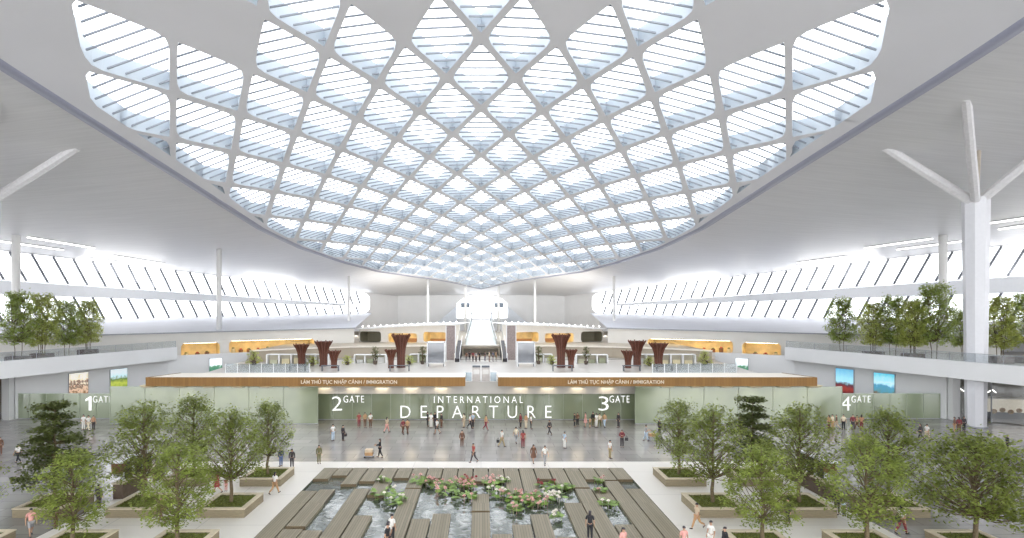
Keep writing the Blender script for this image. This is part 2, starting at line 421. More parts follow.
m = MB(); m.box(-7.6, -4.3, YB-.3, YB, 15.3, 17.2); m.box(5.2, 8.5, YB-.3, YB, 15.3, 17.2); m.build('shutter_panel', mat('blue_grey', (.22, .27, .33), .4), og)
for s in (-1, 1):       # glazed wedges that climb to the gable window
    m = MB(); x0, x1 = (9.6, 16.8)
    m.prism([(s*x0+.4, 208), (s*x1+.4, 206), (s*x1+.4, 209), (s*x0+.4, 211)], 4.95, [15.8, 9.6, 9.6, 15.8])
    recalc(m.build('stair_enclosure', mat('wedge_grey', (.70, .74, .80), .3)));
    o = bpy.data.objects[-1] if False else [q for q in bpy.data.objects if q.name.startswith('stair_enclosure')][-1 if s > 0 else 0]
    tag(o, ('blue-grey sloped stair enclosure left of the white gable window' if s < 0 else 'blue-grey sloped stair enclosure right of the white gable window'), 'stair', 'sloped stair enclosures at the gable window')

# ------------------------------------------------------------------ floor and pond
PX0, PX1, PY0, PY1 = -13.75, 12.45, 24.0, 49.05
fm = MB()
def rect(mb, x0, x1, y0, y1, z=0): mb.add([(x0, y0, z), (x1, y0, z), (x1, y1, z), (x0, y1, z)], [(0, 1, 2, 3)])
LX0, LX1, LY0, LY1 = -27, 25.5, -45, 51.3
fm.cur = 0
rect(fm, -190, LX0, -45, 215); rect(fm, LX1, 190, -45, 215); rect(fm, LX0, LX1, LY1, 215)
fm.cur = 1
rect(fm, LX0, PX0, LY0, LY1); rect(fm, PX1, LX1, LY0, LY1); rect(fm, PX0, PX1, PY1, LY1); rect(fm, PX0, PX1, LY0, PY0)
fm.cur = 2
for (a, b) in (((PX0, PY0), (PX1, PY0)), ((PX1, PY0), (PX1, PY1)), ((PX1, PY1), (PX0, PY1)), ((PX0, PY1), (PX0, PY0))):
    fm.add([(a[0], a[1], 0), (b[0], b[1], 0), (b[0], b[1], -.5), (a[0], a[1], -.5)], [(0, 1, 2, 3)])
rect(fm, PX0, PX1, PY0, PY1, -.5)
struct(fm.build('floor', [M_FLOOR, M_PLAZA, M_ASPH]))
wm = MB(); rect(wm, PX0, PX1, PY0, PY1, -.14); o = wm.build('pond_water', M_WATER); tag(o, 'dark reflecting pond water between the timber decks', 'water', kind='stuff')
ZT = .06
def yd(y): return F*(H-ZT)/(y-CY)
deck = []
rear = [479, 475.6, 484.3, 481.4, 495.2, 478, 488, 478, 485, 478, 481.5, 481, 494, 494, 479, 487, 487.5, 479.5, 480, 479.5]
for k, yb in enumerate(rear): deck.append((k, 467.5, yb, 'touching the far edge of the pond'))
for k, ya, yb in ((0, 490.7, 620), (1, 489.4, 526.4), (1, 529, 620), (2, 530.3, 620), (3, 488.7, 620), (4, 515.4, 620), (6, 488.9, 620), (7, 518.7, 620), (8, 513.6, 620), (10, 494, 511), (10, 512.5, 620), (11, 534, 620), (12, 524.5, 620), (13, 514.3, 620), (15, 502.8, 620), (14, 536.8, 620), (16, 488.7, 620), (17, 488.3, 501), (18, 481, 620), (19, 488.7, 620), (17, 524.5, 620)):
    deck.append((k, ya, yb, 'near'))
ORD = ['first', 'second', 'third', 'fourth', 'fifth', 'sixth', 'seventh', 'eighth', 'ninth', 'tenth']
def place_word(k, n):
    return (ORD[k]+' from the left') if k < n/2 else (ORD[n-1-k]+' from the right' if n-1-k > 0 else 'at the right end')
for k, ya, yb, w_ in deck:
    x0 = -13.74+1.31*k; y1 = min(yd(ya), PY1-.02); y0 = max(yd(yb), PY0)
    m = MB(); m.box(x0+.02, x0+1.22, y0, y1, -.16, ZT)
    o = m.build('timber_deck', M_DECK)
    L = y1-y0; sz = 'short' if L < 4 else ('medium' if L < 7 else 'long')
    if w_ != 'near': lb = '%s timber deck on the far pond edge, %s' % (sz, place_word(k, 20))
    else: lb = '%s timber deck in open pond, column %s%s' % (sz, place_word(k, 20), ', nearer piece' if (k, ya) in ((1, 529), (10, 512.5), (17, 524.5)) else (', farther piece' if (k, ya) in ((1, 489.4), (10, 494), (17, 488.3)) else ''))
    tag(o, lb, 'deck', 'timber decks laid over the pond')
    m2 = MB(); m2.box(x0, x0+1.24, y0-.02, y0+.04, -.2, ZT+.01); m2.build('edge_board', M_BARK, o)

# lotus clumps
def lotus(seed, r, nf, pink):
    rnd = random.Random(seed); t = thing('lotus_clump', 'x', 'water plant', group='lotus clumps on the pond')
    m = MB()
    for i in range(int(34*r)):
        a = rnd.uniform(0, 6.283); d = r*math.sqrt(rnd.random()); c = Vector((d*math.cos(a), d*math.sin(a), rnd.uniform(.02, .32))); R = rnd.uniform(.12, .26)
        tx, ty = rnd.uniform(-.35, .35), rnd.uniform(-.35, .35); n = 9; vs = [c]
        for j in range(n+1):
            q = .25+5.8*j/n; x, y = R*math.cos(q+a), R*math.sin(q+a); vs.append(c+Vector((x, y, x*tx+y*ty+.03)))
        m.add(vs, [(0, j+1, j+2) for j in range(n)])
        if c.z > .15: m.tube((c.x, c.y, -.13), c, .012, .01, 4, False)
    m.build('leaf_pads', mat('lotus_leaf', (.17, .27, .05), .5, var=.5, scale=2.5), t)
    m = MB()
    for i in range(nf):
        a = rnd.uniform(0, 6.283); d = r*math.sqrt(rnd.random()); c = Vector((d*math.cos(a), d*math.sin(a), rnd.uniform(.25, .5)))
        for ring, (rr, up) in enumerate(((.17, .06), (.10, .14))):
            for j in range(7):
                q = j*.9+ring*.4; dr = Vector((math.cos(q), math.sin(q), 0)); sd = Vector((-dr.y, dr.x, 0))*.055
                m.add([c, c+dr*rr*.6+sd+Vector((0, 0, up*.5)), c+dr*rr+Vector((0, 0, up)), c+dr*rr*.6-sd+Vector((0, 0, up*.5))], [(0, 1, 2, 3)])
        m.tube((c.x, c.y, -.13), c, .012, .01, 4, False)
    cm = {'pink': mat('petal_pink', (.75, .46, .42), .5, var=.25), 'white': mat('petal_white', (.85, .80, .72), .5), 'red': mat('petal_red', (.35, .06, .06), .5, var=.4)}[pink]
    m.build('blossoms', cm, t); return t
LP = [(388, 497, 1.3, 3, 'white'), (397, 505, .8, 3, 'white'), (384, 484, .6, 2, 'white'), (423, 484, 1.0, 6, 'pink'), (434, 487, .9, 8, 'pink'), (446, 494, .9, 7, 'pink'), (457, 487, .9, 12, 'pink'),
      (467, 484, .8, 9, 'red'), (466, 500, .9, 2, 'pink'), (470, 490, .6, 9, 'pink'), (491, 486, .9, 12, 'pink'), (497, 495, .8, 6, 'white'), (503, 484.5, .55, 5, 'white'), (510, 500, 1.0, 4, 'pink'), (519, 506, 1.0, 6, 'pink'),
      (529, 500, .9, 7, 'pink'), (537, 506, .8, 8, 'pink'), (545, 499, .9, 5, 'white'), (547, 489, .9, 9, 'red'), (556, 501, .8, 12, 'white'), (556, 520, .45, 4, 'white'), (563, 491, .8, 1, 'white'), (600, 494, .5, 2, 'pink'), (609, 507, .7, 2, 'white'), (599, 484, .4, 2, 'pink'), (515, 513, .6, 3, 'pink')]
for i, (px, py, r, nf, c) in enumerate(LP):
    t = lotus(i, r, nf, c); p = fl(px, py, -.14); t.location = (p.x, p.y, 0)
    k = round((p.x+13.74)/1.31-.5)
    t['label'] = 'lotus clump, %s blossoms, pond column %s, %s' % ({'pink': 'pale pink', 'white': 'white', 'red': 'dark red'}[c], place_word(max(0, min(19, k)), 20), 'near the far pond edge' if py < 488 else ('mid pond' if py < 500 else 'towards the near pond side'))

# ------------------------------------------------------------------ planters and trees
def mk_planter(w_, d_, lab):
    t = thing('stone_planter', lab, 'planter', group='square stone planters')
    m = MB(); hw, hd, th = w_/2, d_/2, .28
    m.box(-hw, hw, -hd, -hd+th, 0, .56); m.box(-hw, hw, hd-th, hd, 0, .56); m.box(-hw, -hw+th, -hd+th, hd-th, 0, .56); m.box(hw-th, hw, -hd+th, hd-th, 0, .56)
    m.build('planter_wall', M_STONE, t)
    m = MB(); e = .03
    m.box(-hw-e, hw+e, -hd-e, -hd+th+e, .56, .62); m.box(-hw-e, hw+e, hd-th-e, hd+e, .56, .62); m.box(-hw-e, -hw+th+e, -hd+th, hd-th, .56, .62); m.box(hw-th-e, hw+e, -hd+th, hd-th, .56, .62)
    m.build('rim', M_STONET, t)
    m = MB(); rnd = random.Random(3)
    n = 14; rows = []
    for j in range(n+1):
        rows.append([(-hw+th+(2*hw-2*th)*i/n, -hd+th+(2*hd-2*th)*j/n, .50+rnd.uniform(-.03, .04)) for i in range(n+1)])
    m.grid(rows)
    for i in range(500):
        x, y = rnd.uniform(-hw+th+.05, hw-th-.05), rnd.uniform(-hd+th+.05, hd-th-.05); a = rnd.uniform(0, 3.14); c, s = math.cos(a)*.05, math.sin(a)*.05
        m.add([(x-c, y-s, .48), (x+c, y+s, .48), (x+rnd.uniform(-.05, .05), y+rnd.uniform(-.05, .05), rnd.uniform(.56, .66))], [(0, 1, 2)])
    m.build('grass_bed', M_SOIL, t)
    return t
COLS = {'L1': -17.35, 'L2': -23.4, 'L3': -29.6, 'R1': 16.1, 'R2': 22.1, 'R3': 28.3}
ROWS = {'C': 32.05, 'A': 38.9, 'B': 45.6}
cword = {'L1': 'in the left grove, column beside the pond', 'L2': 'in the left grove, middle column', 'L3': 'in the left grove, outer column', 'R1': 'in the right grove, column beside the pond', 'R2': 'in the right grove, middle column', 'R3': 'in the right grove, outer column'}
tword = {'L1': 'left grove beside pond', 'L2': 'left grove middle column', 'L3': 'left grove outer column', 'R1': 'right grove beside pond', 'R2': 'right grove middle column', 'R3': 'right grove outer column'}
rword = {'C': 'nearest row', 'A': 'middle row', 'B': 'farthest row'}
SPOT = [(c, r) for c in ('L1', 'L2', 'L3', 'R1', 'R2', 'R3') for r in 'CAB' if (c, r) not in (('L3', 'B'), ('R3', 'B'))]
pl = None
for c, r in SPOT:
    lab = 'square stone planter, %s, %s' % (tword[c], rword[r])
    if pl is None: pl = mk_planter(3.2, 3.3, lab); plch = tree_of(pl); o = pl
    else: o = dup(pl, label=lab, ch=plch)
    o.location = (COLS[c], ROWS[r], 0)

def mk_tree(name, seed, ht, cr, z0, ntuft, nleaf, leafm, ls=.2, layered=False, narrow=False, multi=1):
    rnd = random.Random(seed); t = thing(name, 'x', 'tree'); w_ = MB(); L = MB()
    stems = []
    for k in range(multi):
        a = 6.283*k/max(1, multi)+rnd.random(); r = .35 if multi > 1 else 0
        p = Vector((r*math.cos(a), r*math.sin(a), 0)); pts = [p]; lean = Vector((math.cos(a), math.sin(a), 0))*(.5 if multi > 1 else .0)
        n = 7
        for i in range(1, n+1):
            f = i/n; pts.append(p+lean*f+Vector((rnd.uniform(-.07, .07), rnd.uniform(-.07, .07), ht*.93*f)))
        R0 = .13 if multi == 1 else .05
        for i in range(n): w_.tube(pts[i], pts[i+1], R0*(1-.8*i/n), R0*(1-.8*(i+1)/n), 7, False)
        stems.append(pts)
    for i in range(ntuft):
        f = (i+.5)/ntuft
        if layered:
            lay = rnd.randint(0, 7); f = lay/7; zc = z0+(ht-z0-.15)*f; prof = cr*(1.0-.62*f)*(1 if lay > 0 else .75)
        else:
            zc = z0+(ht-z0-.1)*f; u = f
            prof = cr*(math.sin(math.pi*min(1, (.16+.80*u)**(.95)))**.7) if not narrow else cr*(.55+.45*math.sin(math.pi*u*.9+.2))*(1 if u < .85 else .7)
        a = i*2.39996+rnd.uniform(-.4, .4); d = prof*math.sqrt(rnd.uniform(.05, 1.0))*rnd.choice((1, 1, .85, 1.15, 1.28))
        st = rnd.choice(stems); c = Vector((d*math.cos(a), d*math.sin(a), zc+rnd.uniform(-.15, .15)))
        j0 = max(.25*ht, zc-d*(.9 if not layered else .15)-.25); f0 = min(.98, j0/(ht*.93)); k = min(6, int(f0*7)); b0 = st[k].lerp(st[k+1], f0*7-k)
        mid = b0.lerp(c, .55)+Vector((0, 0, -.08*d))
        w_.tube(b0, mid, .035, .022, 5, False); w_.tube(mid, c, .022, .008, 5, False)
        tr = min(.66, cr*rnd.uniform(.16, .31))*(1 if not layered else 1.3)
        for k in range(nleaf):
            q = rnd.uniform(0, 6.283); rr = tr*math.sqrt(rnd.random()); flat = .42 if not layered else .16
            p = c+Vector((rr*math.cos(q), rr*math.sin(q), rnd.gauss(0, tr*flat)-rr*.12))
            dx = Vector((rnd.uniform(-1, 1), rnd.uniform(-1, 1), rnd.uniform(-.5, .25))).normalized()*ls*rnd.uniform(.7, 1.3)
            up = Vector((rnd.uniform(-.6, .6), rnd.uniform(-.6, .6), 1)).normalized(); sd = dx.cross(up).normalized()*ls*.30
            L.add([p, p+dx*.5+sd, p+dx, p+dx*.5-sd], [(0, 1, 2, 3)])
    w_.build('trunk', M_BARK, t, True); L.build('foliage', leafm, t)
    return t
protoA = mk_tree('plaza_tree', 1, 6.3, 2.3, 1.9, 88, 72, M_LEAF, ls=.19)
protoB = mk_tree('plaza_tree', 2, 6.4, 2.05, 1.9, 80, 72, M_LEAF, ls=.19)
protoC = mk_tree('plaza_tree', 3, 6.4, 2.0, 1.4, 95, 70, M_LEAFD, ls=.24, layered=True)
protoD = mk_tree('plaza_tree', 4, 5.6, 3.3, 1.6, 150, 66, M_LEAF, ls=.20)
protoE = mk_tree('plaza_tree', 5, 5.6, 1.95, 1.2, 72, 72, M_LEAFL, ls=.19)
protos = {'A': protoA, 'B': protoB, 'C': protoC, 'D': protoD, 'E': protoE}; chs = {k: tree_of(v) for k, v in protos.items()}; used = set()
PT = [('L1', 'C', 'E', 1.0, 'open light-green crown with thin trunk'), ('L1', 'A', 'A', 1.0, 'rounded green crown'), ('L1', 'B', 'B', .92, 'compact upright crown'),
      ('L2', 'C', 'E', .93, 'low loose crown'), ('L2', 'A', 'A', 1.07, 'broad vase-shaped crown'), ('L2', 'B', 'B', 1.0, 'green crown half hidden'), ('L3', 'A', 'C', 1.08, 'dark crown in flat layers'), ('L3', 'C', 'B', .8, 'small crown at the picture edge'),
      ('R1', 'C', 'E', .98, 'drooping light-green crown'), ('R1', 'A', 'A', 1.03, 'wide fan crown and forked trunk'), ('R1', 'B', 'B', .93, 'bright green crown'),
      ('R2', 'C', 'E', 1.08, 'layered light-green crown'), ('R2', 'A', 'A', 1.05, 'broad vase-shaped crown'), ('R2', 'B', 'C', .98, 'dark crown in flat layers'),
      ('R3', 'C', 'D', 1.1, 'largest, widely spreading crown'), ('R3', 'A', 'B', 1.0, 'mid-green crown')]
for c, r, pk, s, desc in PT:
    lab = 'tree with %s, %s, %s' % (desc, tword[c], rword[r])
    if pk not in used: o = protos[pk]; used.add(pk)
    else: o = dup(protos[pk], ch=chs[pk])
    o.location = (COLS[c], ROWS[r], .50); o.rotation_euler = (0, 0, random.uniform(0, 6.28)); o.scale = (s,)*3; tag(o, lab, 'tree', 'trees in the plaza planters')

# ------------------------------------------------------------------ side terraces
def px_(Y): return 57.5-.232*(Y-66)      # parapet half width line
def wedge_pts(sgn, line): return [(sgn*x, y) for x, y in line]
WA, WBp = (80.0, 86.0), (27.6, 122.0)     # rear shop wall end points (abs X, Y)
for s, side in ((-1, 'left'), (1, 'right')):
    # terrace slab with parapet
    m = MB(); a, b = 20.0, 94.0
    m.prism([(s*px_(a), a), (s*px_(b), b), (s*(px_(b)+.5), b+.2), (s*(px_(a)+.5), a)], 5.7, 7.8)
    o = recalc(m.build('terrace_parapet', M_WHITE)); tag(o, 'long white terrace parapet along the %s side of the hall' % side, 'parapet', 'white terrace parapets')
    m = MB(); m.prism([(s*(px_(a)+.5), a), (s*(px_(b)+.5), b+.2), (s*53.5, 95.5), (s*72, 97), (s*110, 86), (s*120, 60), (s*140, 20)], 6.6, 7.15)
    struct(recalc(m.build('floor', M_PLATE)))
    # lower white wall
    m = MB(); pts = [(59.6, 71.7), (52.6, 94), (43.0, 103.0)]
    q = [(s*x, y) for x, y in pts]; q2 = [(s*(x+.5), y+.2) for x, y in reversed(pts)]
    m.prism(q+q2, 0, [6.0, 6.3, 6.3, 6.3, 6.3, 6.0]); struct(recalc(m.build('wall_'+side, M_WHITE)))
    m = MB(); m.box(min(s*59.75, s*60.7), max(s*59.75, s*60.7), 70.9, 71.65, 0, 5.65); o = m.build('white_pier', M_WHITE)
    tag(o, 'white square pier at the %s end of the glass gate line' % side, 'pier', 'white piers at the gate ends')
    # soffit edge under the terrace beyond the pier
    # railing
    r = thing('glass_railing', 'glass railing with dark handrail on the %s terrace parapet' % side, 'railing', group='terrace railings')
    p0, p1 = Vector((s*(px_(a)+.25), a, 7.8)), Vector((s*(px_(b)+.25), b, 7.8)); z = Vector((0, 0, 1))
    m = MB(); m.add([p0, p1, p1+z*1.0, p0+z*1.0], [(0, 1, 2, 3)]); m.build('glass_panel', M_RAILG, r)
    m = MB(); m.bar(p0+z*1.03, p1+z*1.03, .07, .05); m.build('handrail', M_GREYM, r)
    n = 26
    for i in range(n+1):
        m = MB(); p = p0.lerp(p1, i/n); m.bar(p, p+z*1.03, .05); m.build('post', M_GREYM, r)
    # rear shop wall with gold alcoves
    A0, B0 = Vector((s*WA[0], WA[1], 0)), Vector((s*WBp[0], WBp[1], 0)); dd = (B0-A0); Lw = dd.length; dn = dd.normalized(); nrm = Vector((-dn.y, dn.x, 0));
    if nrm.y < 0: nrm = -nrm
    def uv(px, py):
        if s > 0: px = 2*CX-px
        dx = -(px-CX)/F   # |X|/Y
        # |X| = WA.x + t*(WB.x-WA.x); Y likewise
        t = (WA[0]-dx*WA[1])/(dx*(WBp[1]-WA[1])-(WBp[0]-WA[0])); Yv = WA[1]+t*(WBp[1]-WA[1]); return t*Lw, H-(py-CY)/F*Yv
    def pxs(x): return x if s < 0 else 2*CX-x
    holes = []; specs = []
    for (x0, x1, yt, yb_) in ((181, 220, 342.5, 358), (229, 315, 340, 351.5)):
        u0, zt0 = uv(pxs(x0), yt); u1, zt1 = uv(pxs(x1), yt-1.0); _, zb0 = uv(pxs(x0), yb_); _, zb1 = uv(pxs(x1), yb_-1.5)
        z0_, z1_ = min(zb0, zb1), max(zt0, zt1)-.2; holes.append(rrect(u0, u1, z0_, z1_, .7)); specs.append((u0, u1, z0_, z1_))
    m = MB(); holed(m, [(0, 4.9), (Lw, 4.9), (Lw, 10.0), (Lw-1, 10.25), (1, 9.6), (0, 9.5)], holes, lambda u, v: A0+dn*u+Vector((0, 0, v)), lambda u, v: A0+dn*u+nrm*.5+Vector((0, 0, v)))
    struct(m.build('wall_'+side, M_BEIGE if False else mat('shop_wall', (.72, .70, .66), .55, var=.03, scale=.3)))
    for (u0, u1, z0_, z1_), nm in zip(specs, ('smaller', 'longer')):
        t = thing('shop_alcove', '%s gold-lit shop alcove in the upper wall on the %s side' % (nm, side), 'shop', group='gold-lit alcoves')
        g = lambda u, w2, z: A0+dn*u+nrm*w2+Vector((0, 0, z))
        e = .15; D = 4.5; m = MB(); c = [g(u0-e, .5, z0_-e), g(u1+e, .5, z0_-e), g(u1+e, .5, z1_+e), g(u0-e, .5, z1_+e)]; c2 = [p+nrm*D for p in c]
        m.add(c+c2, [(4, 5, 6, 7), (0, 1, 5, 4), (1, 2, 6, 5), (2, 3, 7, 6), (3, 0, 4, 7)]); m.build('lining', M_GOLD, t)
        m = MB(); m.bar(g(u0+.5, 1.2, z1_-.05), g(u1-.5, 1.2, z1_-.05), .5, .08); m.build('ceiling_lamp', M_WARM, t)
        k = 0; u = u0+1.0
        while u < u1-.8:
            m = MB(); hh = random.uniform(.5, 1.3)
            p = g(u, 1.4+.5*(k % 2), z0_-e+.0); m.bar(p, p+Vector((0, 0, .35+hh*.5)), .8, .5); m.build('display_stand', mat('stand_brown', (.22, .10, .05), .6) if k % 3 else mat('stand_cream', (.7, .6, .4), .6), t)
            m = MB(); m.ell(p+Vector((0, 0, .45+hh*.5)), .3, .3, .18, 8, 4); m.build('goods', mat('goods_red', (.4, .08, .05), .6) if k % 2 else mat('goods_olive', (.2, .2, .08), .6), t)
            u += random.uniform(1.3, 2.0); k += 1
    # roof behind the shop wall rising to the window sill
    m = MB(); ra = [A0+dn*(Lw*i/12)+Vector((0, 0, 9.5+.7*i/12)) for i in range(13)]; rb = [Vector((s*fx(y), y, lerp(H-9/F*110, H-1/F*200, (y-110)/90)-.1)) for y in [85+115*i/12 for i in range(13)]]
    m.grid([ra, rb]); struct(m.build('ceiling', mat('gallery_roof', (.60, .61, .66), .5, var=.03, scale=.2)))
    m = MB(); m.bar(A0+Vector((0, 0, 9.62))-nrm*.15, B0+Vector((0, 0, 10.2))-nrm*.15, .5, .22); struct(m.build('trim_2' if s < 0 else 'trim_3', M_GREYM))

# terrace trees in dark planters
tp1 = mk_tree('bamboo_tree', 21, 8.6, 2.3, 1.6, 120, 66, M_LEAFY, ls=.30, narrow=True, multi=5)
tp2 = mk_tree('bamboo_tree', 22, 9.0, 2.4, 2.2, 120, 66, M_LEAFT, ls=.28, narrow=True, multi=2)
tch = {1: tree_of(tp1), 2: tree_of(tp2)}; tps = {1: tp1, 2: tp2}; usedt = set(); pt0 = None
TT = [(18, 72, 2, .95, 'full dark-green', 'at the outer end of the left terrace row', .6), (42, 77, 1, .98, 'yellow-green', 'second from the outer end of the left terrace row', .5), (67, 81, 2, .92, 'thin dark-green', 'third from the outer end of the left terrace row', 0), (88, 85, 1, .90, 'rounded yellow-green', 'closest to the hall end of the left terrace row', .6),
      (842, 88, 2, .98, 'slim single', 'alone towards the hall end of the right terrace', 0), (873, 81, 1, .85, 'narrow yellow-green', 'on the right terrace beside the slim single tree', .6), (893, 80, 2, .98, 'green-topped', 'on the right terrace left of the tallest tree', 0), (913, 76.5, 1, .88, 'yellowish', 'on the right terrace touching the tallest tree', .7), (934, 76, 2, 1.15, 'tallest spreading', 'on the right terrace left of the big column', 0), (1000, 72, 1, .92, 'dense yellow-green', 'on the right terrace right of the big column', .8), (1026, 72, 2, .93, 'dark-green', 'at the outer end of the right terrace row', .6), (962, 82, 2, .78, 'small', 'on the right terrace partly behind the big column', 0)]
for px, Y, k, s, desc, where, plw in TT:
    X = (px-CX)/F*Y; sx = 1 if X > 0 else -1
    if abs(X) < px_(Y)+1.6: X = sx*(px_(Y)+1.6)
    if k not in usedt: o = tps[k]; usedt.add(k)
    else: o = dup(tps[k], ch=tch[k])
    o.location = (X, Y, 7.75 if plw else 7.15); o.rotation_euler = (0, 0, random.uniform(0, 6)); o.scale = (s*.95, s*.95, s)
    tag(o, '%s bamboo-like tree %s' % (desc, where), 'tree', 'trees on the terraces')
    if plw:
        t = thing('terrace_planter', 'dark brown planter of the %s tree %s' % (desc.split()[-1], where.replace(' terrace row', ' row').replace('on the right terrace ', 'on right terrace ')), 'planter', (X, Y, 7.15), group='dark terrace planters')
        m = MB(); m.box(-1.1, 1.1, -.8, .8, 0, .85); m.build('box', mat('dark_planter', (.10, .07, .055), .7, var=.2), t)
        m = MB(); m.box(-1.0, 1.0, -.7, .7, .85, .88); m.build('soil', M_BLACK, t)

# ------------------------------------------------------------------ upper level
m = MB(); m.prism([(-38, 69.8), (38, 69.8), (42.5, 102), (-42.5, 102)], 3.5, 5.0)
m.box(-75, 75, 104, 212, 3.5, 4.95)
struct(recalc(m.build('floor', M_PLATE)))
# wooden canopies
for s, side in ((-1, 'left'), (1, 'right')):
    t = thing('wooden_canopy', 'long wood-fronted canopy over the gates, on the %s of the central gap' % side, 'canopy', group='wooden canopies')
    xa, xb = (-39.5, -1.85) if s < 0 else (2.0, 39.6)
    ia, ib = (xa+1.5, xb) if s < 0 else (xa, xb-1.5)
    m = MB(); m.box(xa, xb, 65.95, 66.15, 4.95, 6.0); m.prism([(xa, 66.15), (xa+.01, 66.16), (ia, 71.0), (ia-.2, 71.0)] if s < 0 else [(xb, 66.15), (xb+.01, 66.16), (ib+.2, 71.0), (ib, 71.0)], 4.95, 6.0)
    recalc(m.build('fascia', M_WOOD, t))
    m = MB(); m.prism([(xa+.1, 66.15), (xb-.1, 66.15), (ib-.05, 71.0), (ia+.05, 71.0)], 5.5, 5.97); recalc(m.build('roof_panel', M_CREAM, t))
    m = MB(); m.prism([(xa+.1, 66.15), (xb-.1, 66.15), (ib-.05, 71.0), (ia+.05, 71.0)], 5.0, 5.2); recalc(m.build('soffit', M_CREAM, t))
def textmesh(s, x0, x1, z0, z1, Y, ext=.03, sp=1.0, bold=.0):
    cu = bpy.data.curves.new('t', 'FONT'); cu.body = s; cu.extrude = ext; cu.space_character = sp; cu.offset = bold; cu.resolution_u = 3
    o = bpy.data.objects.new('t', cu); COL.objects.link(o); dg = bpy.context.evaluated_depsgraph_get(); dg.update()
    me = bpy.data.meshes.new_from_object(o.evaluated_get(dg)); bpy.data.objects.remove(o); bpy.data.curves.remove(cu)
    xs = [v.co.x for v in me.vertices]; ys = [v.co.y for v in me.vertices]; ax, bx, ay, by = min(xs), max(xs), min(ys), max(ys)
    for v in me.vertices:
        x, y, z = v.co; v.co = (x0+(x-ax)/(bx-ax)*(x1-x0), Y-z, z0+(y-ay)/(by-ay)*(z1-z0))
    me.update(); return me
M_LET = mat('letter_white', (.92, .92, .90), .4, emit=((1, 1, .98), .3))
def sign(label, Y, items, cat='sign', name='gate_sign', m_=None, ext=.04, wires=None):
    t = thing(name, label, cat)
    for nm, txt, x0, x1, yt, yb_, sp, bold in items:
        a, b = at(x0, yt, Y), at(x1, yb_, Y); me = textmesh(txt, a.x, b.x, b.z, a.z, Y, ext, sp, bold); me.materials.append(m_ or M_LET); link(nm, me, t)
    if wires:
        for nm, (x, ya, yb_) in enumerate(wires):
            m = MB(); m.bar(at(x, ya, Y), at(x, yb_, Y), .015); m.build('hanging_wire', M_FRAME, t)
    return t
sign('large white letters reading INTERNATIONAL DEPARTURE hanging in the middle', 66.3, [('lettering', 'INTERNATIONAL', 434, 523, 396.3, 403, 1.5, -.012), ('lettering', 'DEPARTURE', 400.5, 551.5, 405.7, 418, 1.95, -.012)], name='departure_sign', wires=[(436, 386, 397), (521, 386, 397), (404, 386, 406), (549, 386, 406)])
sign('white number 2 with the word GATE, left of the DEPARTURE lettering', 66.3, [('number', '2', 332, 342, 396.5, 410.5, 1, -.012), ('lettering', 'GATE', 343.5, 364, 395.7, 402.5, 1.2, -.012)], wires=[(337, 386, 397), (354, 386, 396)])
sign('white number 3 with the word GATE, right of the DEPARTURE lettering', 66.3, [('number', '3', 598.5, 608.5, 396.5, 410.5, 1, -.012), ('lettering', 'GATE', 609.5, 629.5, 395.7, 402.5, 1.2, -.012)], wires=[(603, 386, 397), (620, 386, 396)])
sign('white number 1 with the word GATE on the green glass at the left', 71.85, [('lettering', 'GATE', 93, 112, 396, 402.5, 1.2, -.012)])
sign('white number 4 with the word GATE on the green glass at the right', 71.85, [('number', '4', 841, 850.5, 396.5, 410.5, 1, -.012), ('lettering', 'GATE', 851.5, 870.5, 395.7, 402.5, 1.2, -.012)])
M_FLET = mat('fascia_letter', (.80, .70, .55), .4)
sign('pale Vietnamese and English immigration lettering on the left wooden fascia', 65.92, [('lettering', 'L\u00c0M TH\u1ee6 T\u1ee4C NH\u1eacP C\u1ea2NH / IMMIGRATION', 301, 397, 379.0, 384.8, 1.0, .01)], name='fascia_sign', m_=M_FLET, ext=.02)
sign('pale Vietnamese and English immigration lettering on the right wooden fascia', 65.92, [('lettering', 'L\u00c0M TH\u1ee6 T\u1ee4C NH\u1eacP C\u1ea2NH / IMMIGRATION', 568, 664, 379.0, 384.8, 1.0, .01)], name='fascia_sign', m_=M_FLET, ext=.02)

t = [o for o in bpy.data.objects if o.get('label', '').startswith('white number 1')][0]
m = MB(); a = lambda x, y: at(x, y, 71.85)
f_ = [a(88.6, 410.5), a(91.4, 410.5), a(91.4, 396.5), a(89.4, 396.5), a(85.4, 399.2), a(85.4, 401.3), a(88.6, 399.9)]
n_ = len(f_); m.add(f_+[p+Vector((0, .08, 0)) for p in f_], [tuple(range(n_)), tuple(range(2*n_-1, n_-1, -1))]+[(i, (i+1) % n_, n_+(i+1) % n_, n_+i) for i in range(n_)]); m.build('number', M_LET, t)
# glass partitions
def partition(label, x0, x1, Y, ztop, gm, step, two=False):
    t = thing('glass_partition', label, 'glass partition', group='green glass gate partitions')
    m = MB(); m.box(x0, x1, Y, Y+.05, .06, ztop); m.build('glass_sheet', gm, t)
    m = MB(); m.box(x0, x1, Y-.03, Y+.08, 0, .07); m.build('bottom_rail', M_GREYM, t)
    m = MB(); m.box(x0, x1, Y-.03, Y+.08, ztop-.03, ztop+.05); m.build('top_rail', mat('rail_green', (.5, .55, .46), .4), t)
    n = max(1, round((x1-x0)/step))
    for i in range(n+1):
        x = x0+(x1-x0)*i/n; m = MB(); m.box(x-.03, x+.03, Y-.04, Y+.0, .07, ztop); m.build('mullion', mat('mullion_green', (.33, .37, .28), .4), t)
X = lambda px, Y: (px-CX)/F*Y
partition('green glass partition before the left white wall, behind the number 1', X(13, 72), X(113, 72), 72.0, 3.2, M_GLASSG, 2.2)
partition('pale green glass partition under the left canopy, beside the number 2', X(110, 68.5), X(318, 68.5), 68.5, 4.55, M_GLASSG, 4.3)
